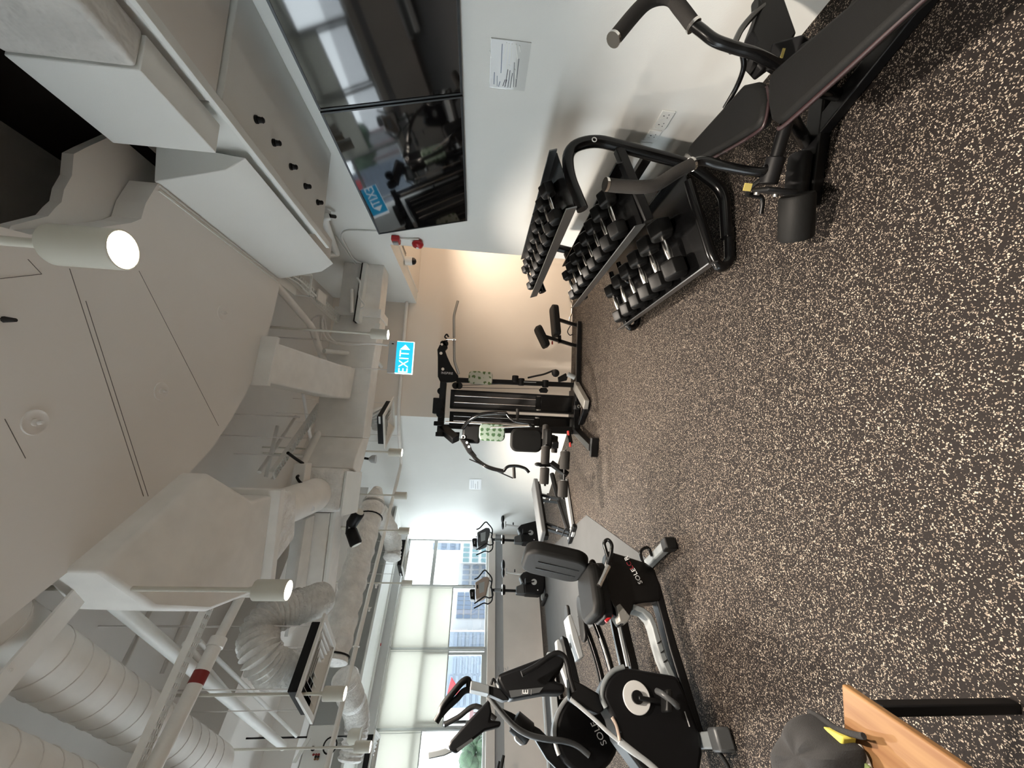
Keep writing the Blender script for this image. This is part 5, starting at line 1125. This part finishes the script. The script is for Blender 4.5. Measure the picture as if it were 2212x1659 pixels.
for x, y in ((1227,931), (1231,956)): MB().cyl(g(x, y, 5.05), g(x+1, y+9, 5.03), 0.015, n=10).build('adjuster_knob', 'red_knob', t, bevel=0.003)
MB().beam(g(1228,932,5.1), g(1233,958,5.05), 0.03, 0.05).build('adjuster_bar', 'black_metal', t)
MB().torus(g(1251,878,5.6), (0,1,0.3), 0.022, 0.005).build('carabiner', 'chrome', t, smooth=True)
c = g(1245,880,5.75); MB().cyl(c - Vector((0.03,0,0)), c + Vector((0.03,0,0)), 0.05, n=18).build('floor_pulley', 'black_satin', t, bevel=0.006)

# ================================================================== RECUMBENT BIKE (NEAR)
RA = Vector((-0.967, 3.261, 0)); RD = Vector((-1.8595+0.967, 2.6178-3.261, 0)).normalized(); RN = Vector((-RD.y, RD.x, 0))
if RN.y > 0: RN = -RN           # towards the camera
def R_(x, y, off=0.0): return PP(x, y, RA, RN) + RN*off
def make_sil(t, f):
    def sil(name, px, w, m, bev=0.012, off=0.0, parent=None): return MB().prism([f(x, y, -w + off) for x, y in px], RN*2*w).build(name, m, parent or t, bevel=bev, seg=3)
    return sil
t = thing('recumbent_bike', 'black recumbent exercise bike with a high backrest, nearest on the left', 'exercise bike', RA + RD*0.55)
sil = make_sil(t, R_)
rs = sil('rear_shell', ((1306,1195),(1345,1207),(1389,1221),(1408,1234),(1421,1272),(1421,1303),(1395,1306),(1364,1309),(1352,1345),(1338,1355),(1322,1330),(1304,1290),(1300,1240)), 0.07, 'black_gloss', 0.02)
du = (R_(1358,1232) - R_(1379,1270)).normalized()
lettering('maker_letters', 'SOLE', 'letter_white', rs, R_(1369,1251,0.074), du, du.cross(RN)*-1, 0.05)
lettering('model_letters', 'LC', 'letter_red', rs, R_(1355,1228,0.074), du, du.cross(RN)*-1, 0.05)
lettering('model_letter', 'R', 'letter_white', rs, R_(1348,1213,0.074), du, du.cross(RN)*-1, 0.055)
sil('front_shell', ((1304,1468),(1318,1454),(1338,1447),(1363,1450),(1410,1458),(1449,1465),(1467,1502),(1480,1538),(1498,1591),(1502,1630),(1492,1690),(1440,1745),(1400,1700),(1360,1645),(1327,1600),(1314,1554),(1301,1531),(1292,1510),(1294,1489)), 0.11, 'dark_plastic', 0.025)
MB().tube(spline([R_(x, y, 0.10) for x, y in ((1338,1446),(1318,1453),(1303,1468),(1293,1489),(1291,1510),(1300,1531))]), 0.016, 10).build('shell_trim', 'grey_plastic', t, smooth=True)
MB().tube(spline([R_(x, y, 0.09) for x, y in ((1226,1513),(1255,1537),(1281,1560),(1304,1582),(1327,1601))]), 0.012, 10).tube(spline([R_(x, y, 0.10) for x, y in ((1327,1601),(1360,1627),(1400,1659),(1440,1700))]), 0.020, 10).build('side_trim', 'silver_plastic', t, smooth=True)
MB().tube(spline([R_(x, y, 0.115) for x, y in ((1311,1552),(1320,1570),(1327,1600))]), 0.010, 8).build('lower_trim', 'console_bronze', t, smooth=True)
dc = R_(1362,1511,0.115); ds = MB().cyl(dc, dc + RN*0.012, 0.088, n=32).build('crank_disc', 'alu', t, bevel=0.004)
MB().cyl(dc + RN*0.012, dc + RN*0.03, 0.036, n=20).build('crank_boss', 'black_metal', ds)
MB().beam(R_(1362,1513,0.15), R_(1412,1522,0.15), 0.025, 0.04, up=RN).build('crank_arm', 'black_metal', t, bevel=0.006)
MB().obox(R_(1412,1522,0.22), (R_(1412,1540)-R_(1412,1522)).normalized()*0.055, RN*0.05, Vector((0,0,0.02))).build('pedal', 'black_rubber', t, bevel=0.01)
MB().tube(spline([R_(1398,1500,0.18), R_(1402,1510,0.25), R_(1425,1530,0.26), R_(1436,1532,0.2)]), 0.018, 10).build('pedal_strap', 'console_grey', t, smooth=True)
MB().beam(R_(1463,1540,0.114), R_(1473,1572,0.114), 0.003, 0.012, up=RN).build('side_mark', 'letter_grey', t)
sil('frame_rail', ((1408,1236),(1422,1268),(1438,1330),(1458,1400),(1480,1470),(1505,1555),(1520,1605),(1508,1608),(1490,1560),(1462,1478),(1440,1405),(1424,1340),(1410,1290)), 0.055, 'black_metal', 0.012)
sil('step_cover', ((1363,1309),(1385,1317),(1402,1330),(1412,1352),(1420,1380),(1432,1418),(1452,1464),(1462,1476),(1445,1472),(1434,1455),(1421,1425),(1411,1392),(1403,1360),(1396,1342),(1383,1328),(1362,1322)), 0.06, 'grey_plastic', 0.008)
for x, y in ((1421,1388), (1428,1408), (1434,1428)): MB().beam(R_(x, y, 0.063), R_(x-8, y+6, 0.063), 0.004, 0.008, up=RN).build('cover_rib', 'black_metal', t)
sil('lower_trim_rail', ((1449,1464),(1458,1490),(1468,1520),(1464,1522),(1454,1494),(1446,1466)), 0.058, 'console_bronze', 0.004)
# stabilisers
rb = MB().obox(R_(1416,1206) * Vector((1,1,0)) + Vector((0,0,0.06)), RN*0.30, RD*0.035, Vector((0,0,0.03))).build('rear_stabiliser', 'grey_plastic', t, bevel=0.012)
for s_ in (-1, 1): MB().obox(R_(1416,1206)*Vector((1,1,0)) + Vector((0,0,0.05)) + RN*0.29*s_, RN*0.045, RD*0.045, Vector((0,0,0.045))).build('end_cap', 'black_rubber', rb, bevel=0.012)
MB().cyl(R_(1414,1208,0.05), R_(1414,1208,0.09), 0.018, n=12).build('level_knob', 'chrome', t)
MB().tube(arcpts([R_(1385,1222,0.05), R_(1376,1195,0.05), R_(1396,1185,0.05), R_(1404,1206,0.05)], 0.05), 0.013, 10).build('lift_handle', 'black_gloss', t, smooth=True)
fb = R_(1532,1600)*Vector((1,1,0)) + Vector((0,0,0.06)); fs = MB().obox(fb, RN*0.28, RD*0.04, Vector((0,0,0.035))).build('front_stabiliser', 'grey_plastic', t, bevel=0.012)
for s_ in (-1, 1): MB().obox(fb + RN*0.27*s_, RN*0.05, RD*0.055, Vector((0,0,0.05))).build('end_cap', 'console_grey', fs, bevel=0.014)
MB().tube(spline([fb + RD*0.05 + RN*0.2, fb + RD*0.12 + RN*0.2 + Vector((0,0,-0.035)), fb + RD*0.2 + RN*0.14 + Vector((0,0,-0.045)), fb + RD*0.22 + RN*0.05 + Vector((0,0,-0.045))]), 0.012, 8).build('power_lead', 'black_rubber', t, smooth=True)
# backrest and seat
ub = (R_(1150,1200) - R_(1246,1222)); ub.normalize()
bc = R_(1196,1214); nb = ub.cross(RN).normalized(); nb = nb if nb.dot(RD) > 0 else -nb
br = MB().rpad(bc, ub*0.245, RN*0.235, nb*0.05, 0.5).build('backrest', 'vinyl', t, bevel=0.028, seg=4)
for o in (-0.07, 0.07): MB().tube([bc + nb*0.049 + RN*o + ub*0.13, bc + nb*0.047 + RN*o, bc + nb*0.044 + RN*o - ub*0.19], 0.010, 8).build('groove_piping', 'black_gloss', br, smooth=True)
for o in (-0.08, 0.08): MB().cyl(bc + nb*0.043 - ub*0.19 + RN*o, bc + nb*0.05 - ub*0.19 + RN*o, 0.012, n=10).build('stud', 'console_grey', br)
MB().beam(R_(1238,1222), R_(1272,1236), 0.06, 0.03).build('backrest_stem', 'grey_plastic', t)
sc = R_(1276,1282); se = MB().rpad(sc, RD*0.18, RN*0.21, Vector((0,0,0.045)), 0.5).build('seat', 'vinyl', t, bevel=0.035, seg=4)
MB().rpad(sc - Vector((0,0,0.07)), RD*0.19, RN*0.15, Vector((0,0,0.03)), 0.4).build('seat_base', 'black_satin', t, bevel=0.01)
sil('seat_carriage', ((1290,1230),(1302,1240),(1310,1290),(1318,1330),(1300,1330),(1292,1290)), 0.09, 'black_metal', 0.01)
for s_ in (-1, 1):
    MB().tube(arcpts([R_(1306,1240,0.17*s_), R_(1288,1195,0.22*s_), R_(1296,1188,0.23*s_), R_(1304,1200,0.24*s_), R_(1302,1222,0.24*s_), R_(1294,1250,0.24*s_), R_(1278,1282,0.24*s_)], 0.03), 0.014, 10).build('seat_handle', 'black_gloss', t, smooth=True)
    MB().cyl(R_(1296,1246,0.24*s_), R_(1276,1287,0.24*s_), 0.019, n=12).build('pulse_grip', 'chrome' if s_ > 0 else 'black_rubber', t, smooth=True)
sil('control_box', ((1322,1318),(1330,1312),(1352,1340),(1346,1352),(1330,1350)), 0.05, 'galv', 0.006, off=0.06)
MB().cyl(R_(1314,1336,0.1), R_(1300,1350,0.1), 0.011, n=10).build('release_lever', 'red', t)
# mast and console
sil('mast', ((1226,1464),(1252,1478),(1290,1500),(1302,1535),(1288,1545),(1262,1535),(1228,1512)), 0.05, 'black_metal', 0.012)
con = sil('console', ((1073,1461),(1150,1432),(1200,1413),(1212,1418),(1214,1438),(1202,1460),(1190,1474),(1214,1482),(1214,1502),(1172,1502),(1100,1515),(1084,1498),(1073,1475)), 0.10, 'dark_plastic', 0.02)
MB().prism([R_(x, y, 0.102) for x, y in ((1096,1496),(1168,1489),(1160,1500),(1100,1511))], RN*0.004).build('lower_panel', 'console_grey', con)
lettering('panel_mark', 'E', 'letter_white', con, R_(1131,1499,0.108), (R_(1131,1490)-R_(1131,1499)).normalized(), (R_(1120,1499)-R_(1131,1499)).normalized(), 0.05)
for yy in (1124, 1143): MB().beam(R_(yy, 1494, 0.108), R_(yy-1, 1505, 0.108), 0.002, 0.004, up=RN).build('panel_stroke', 'letter_grey', con)
MB().tube(spline([R_(x, y, 0.20) for x, y in ((1119,1466),(1136,1457),(1154,1446),(1176,1430),(1192,1423),(1206,1430),(1213,1448),(1217,1470),(1226,1502))]), 0.017, 12).build('handlebar', 'black_satin', t, smooth=True)
MB().tube(spline([R_(x, y, -0.20) for x, y in ((1119,1466),(1136,1457),(1154,1446),(1176,1430),(1192,1423),(1206,1430),(1213,1448),(1217,1470),(1226,1502))]), 0.017, 12).build('handlebar', 'black_satin', t, smooth=True)
sil('tablet_shelf', ((1017,1474),(1055,1484),(1055,1503),(1015,1494)), 0.10, 'grey_plastic', 0.006)
sil('shelf_hinge', ((1055,1484),(1078,1490),(1098,1514),(1085,1516),(1056,1503)), 0.07, 'black_satin', 0.006)
MB().tube(spline([R_(1060,1482,0.06), R_(1064,1470,0.06), R_(1070,1478,0.06)]), 0.008, 8).build('shelf_clip', 'black_metal', t, smooth=True)

# ================================================================== ELLIPTICAL BEHIND IT
EA = RA - RN*0.85
def L_(x, y, off=0.0): return PP(x, y, EA, RN) + RN*off
c = L_(1300, 1560); t = thing('elliptical_trainer', 'black elliptical trainer with a loop handle standing behind the recumbent bike', 'elliptical', Vector((c.x, c.y, 0)))
sil = make_sil(t, L_)
dr = [L_(1262 + 68*math.cos(math.radians(a)), 1585 + 90*math.sin(math.radians(a))) for a in range(0, 360, 15)]
MB().prism([p - RN*0.13 for p in dr], RN*0.26).build('drum_shell', 'dark_plastic', t, bevel=0.03, seg=3)
MB().tube(spline([L_(1262 + 70*math.cos(math.radians(a)), 1585 + 92*math.sin(math.radians(a)), 0.12) for a in range(150, 285, 15)]), 0.016, 10).build('shell_trim', 'silver_plastic', t, smooth=True)
lettering('maker_letters', 'SOLE', 'letter_white', t, L_(1284,1585,0.135), (L_(1272,1560)-L_(1296,1608)).normalized(), (L_(1272,1592)-L_(1296,1580)).normalized(), 0.065)
sil('mast', ((1075,1540),(1100,1556),(1150,1590),(1180,1640),(1230,1690),(1250,1660),(1200,1610),(1165,1575),(1105,1540),(1082,1530)), 0.035, 'black_metal', 0.01)
MB().lathe([(0.05,-0.08),(0.075,-0.07),(0.08,0.06),(0.06,0.08)], L_(1126,1573,0.03), (L_(1145,1590)-L_(1110,1558)).normalized(), 20).build('bottle_holder', 'black_rubber', t, smooth=True)
sil('joint_clamp', ((1108,1578),(1120,1585),(1138,1590),(1136,1602),(1126,1612),(1112,1600)), 0.05, 'silver_plastic', 0.012, off=0.02)
cn = sil('console', ((968,1612),(974,1600),(1010,1560),(1055,1513),(1060,1540),(1057,1558),(1080,1560),(1078,1572),(1046,1580),(1010,1608),(985,1629),(972,1622)), 0.13, 'dark_plastic', 0.02)
MB().prism([L_(x, y, 0.134) for x, y in ((988,1624),(1022,1601),(1018,1596),(986,1618))], RN*0.004).build('lower_panel', 'console_grey', cn)
sil('tablet_shelf', ((925,1624),(927,1640),(960,1633),(979,1624),(963,1616),(948,1620)), 0.10, 'grey_plastic', 0.006)
MB().tube(spline([L_(x, y, 0.16) for x, y in ((1053,1508),(1070,1531),(1104,1569),(1136,1589),(1172,1598),(1208,1602),(1237,1612),(1262,1632))]), 0.020, 12).build('swing_arm', 'console_grey', t, smooth=True)
MB().tube(spline([L_(x, y, 0.24) for x, y in ((1012,1494),(1010,1478),(998,1482),(978,1505),(958,1532),(953,1548),(944,1564))]), 0.024, 12).build('loop_handle', 'black_rubber', t, smooth=True)
MB().tube(spline([L_(x, y, 0.24) for x, y in ((954,1550),(966,1536),(986,1517),(1008,1498),(1050,1506))]), 0.022, 12).build('loop_handle_lower', 'black_rubber', t, smooth=True)
MB().tube(spline([L_(x, y, -0.22) for x, y in ((1075,1550),(1030,1520),(990,1545),(958,1562))]), 0.020, 12).build('far_handle', 'black_rubber', t, smooth=True)
# foot arms, rollers and ramp to the rear
for o, m in ((0.16, 0.0), (-0.16, 0.05)):
    MB().tube(spline([L_(1320,1560,o), L_(1312,1470,o), L_(1290,1390,o), L_(1262,1320,o)]), 0.030, 12).build('pedal_arm', 'black_gloss', t, smooth=True)
    c = L_(1248,1345,o) + Vector((0,0,m)); MB().rpad(c, RD*0.18, RN*0.075, Vector((0,0,0.015)), 0.8).build('foot_plate', 'black_rubber', t, bevel=0.01)
    MB().torus(c, (0,0,1), 0.07, 0.008).build('plate_rim', 'silver_plastic', t, smooth=True)
ra, rb_ = L_(1345,1540), L_(1300,1320); ra.z = 0.12; rb_.z = 0.16
MB().beam(ra + RN*0.12, rb_ + RN*0.12, 0.05, 0.07).beam(ra - RN*0.12, rb_ - RN*0.12, 0.05, 0.07).build('guide_rail', 'black_gloss', t, bevel=0.006)
MB().beam(ra.lerp(rb_, 0.4) + RN*0.12 + Vector((0,0,0.05)), ra.lerp(rb_, 0.9) + RN*0.12 + Vector((0,0,0.05)), 0.03, 0.02).build('rail_strip', 'silver_plastic', t)
MB().obox(rb_ - RD*0.1 - Vector((0,0,0.05)), RN*0.25, RD*0.05, Vector((0,0,0.05))).build('rear_foot', 'silver_plastic', t, bevel=0.01)
sil('rear_fairing', ((1226,1330),(1234,1326),(1248,1365),(1262,1420),(1250,1424),(1236,1380)), 0.10, 'silver_plastic', 0.01, off=-0.1)
sil('side_fairing', ((1206,1378),(1212,1374),(1222,1390),(1232,1430),(1240,1478),(1232,1480),(1218,1440),(1208,1400)), 0.04, 'silver_plastic', 0.01, off=-0.15)
sil('link_bar', ((1214,1372),(1226,1378),(1240,1420),(1252,1470),(1262,1520),(1250,1525),(1236,1470),(1224,1420)), 0.05, 'black_metal', 0.008, off=-0.05)

# ================================================================== TREADMILL AT THE LEFT EDGE
TA = Vector((-4.35, 6.75, 0)); TD = WD; TN = Vector((TD.y, -TD.x, 0)); TN = TN if TN.y < 0 else -TN
t = thing('treadmill', 'dark treadmill with silver side rails below the windows at the left edge', 'treadmill', TA)
MB().obox(TA + Vector((0,0,0.13)), TD*0.75, TN*0.30, Vector((0,0,0.03))).build('running_deck', 'black_rubber', t, bevel=0.006)
for s_ in (-1, 1): MB().obox(TA + TN*0.36*s_ + Vector((0,0,0.14)), TD*0.78, TN*0.06, Vector((0,0,0.05))).build('side_rail', 'silver_plastic', t, bevel=0.012)
MB().obox(TA + TD*0.85 + Vector((0,0,0.15)), TD*0.16, TN*0.36, Vector((0,0,0.11))).build('motor_cover', 'dark_plastic', t, bevel=0.03, seg=3)
for s_ in (-1, 1):
    MB().beam(TA + TD*0.88 + TN*0.38*s_ + Vector((0,0,0.05)), TA + TD*0.98 + TN*0.38*s_ + Vector((0,0,1.12)), 0.06, 0.10, up=TD).build('upright', 'black_metal', t, bevel=0.01)
    MB().tube(spline([TA + TD*0.98 + TN*0.38*s_ + Vector((0,0,1.05)), TA + TD*0.75 + TN*0.38*s_ + Vector((0,0,1.0)), TA + TD*0.45 + TN*0.38*s_ + Vector((0,0,0.92))]), 0.022, 10).build('handrail', 'black_rubber', t, smooth=True)
MB().obox(TA + TD*0.98 + Vector((0,0,1.2)), TD*0.05 + Vector((0,0,0.02)), TN*0.38, Vector((0,0,0.14))).build('console', 'dark_plastic', t, bevel=0.03, seg=3)
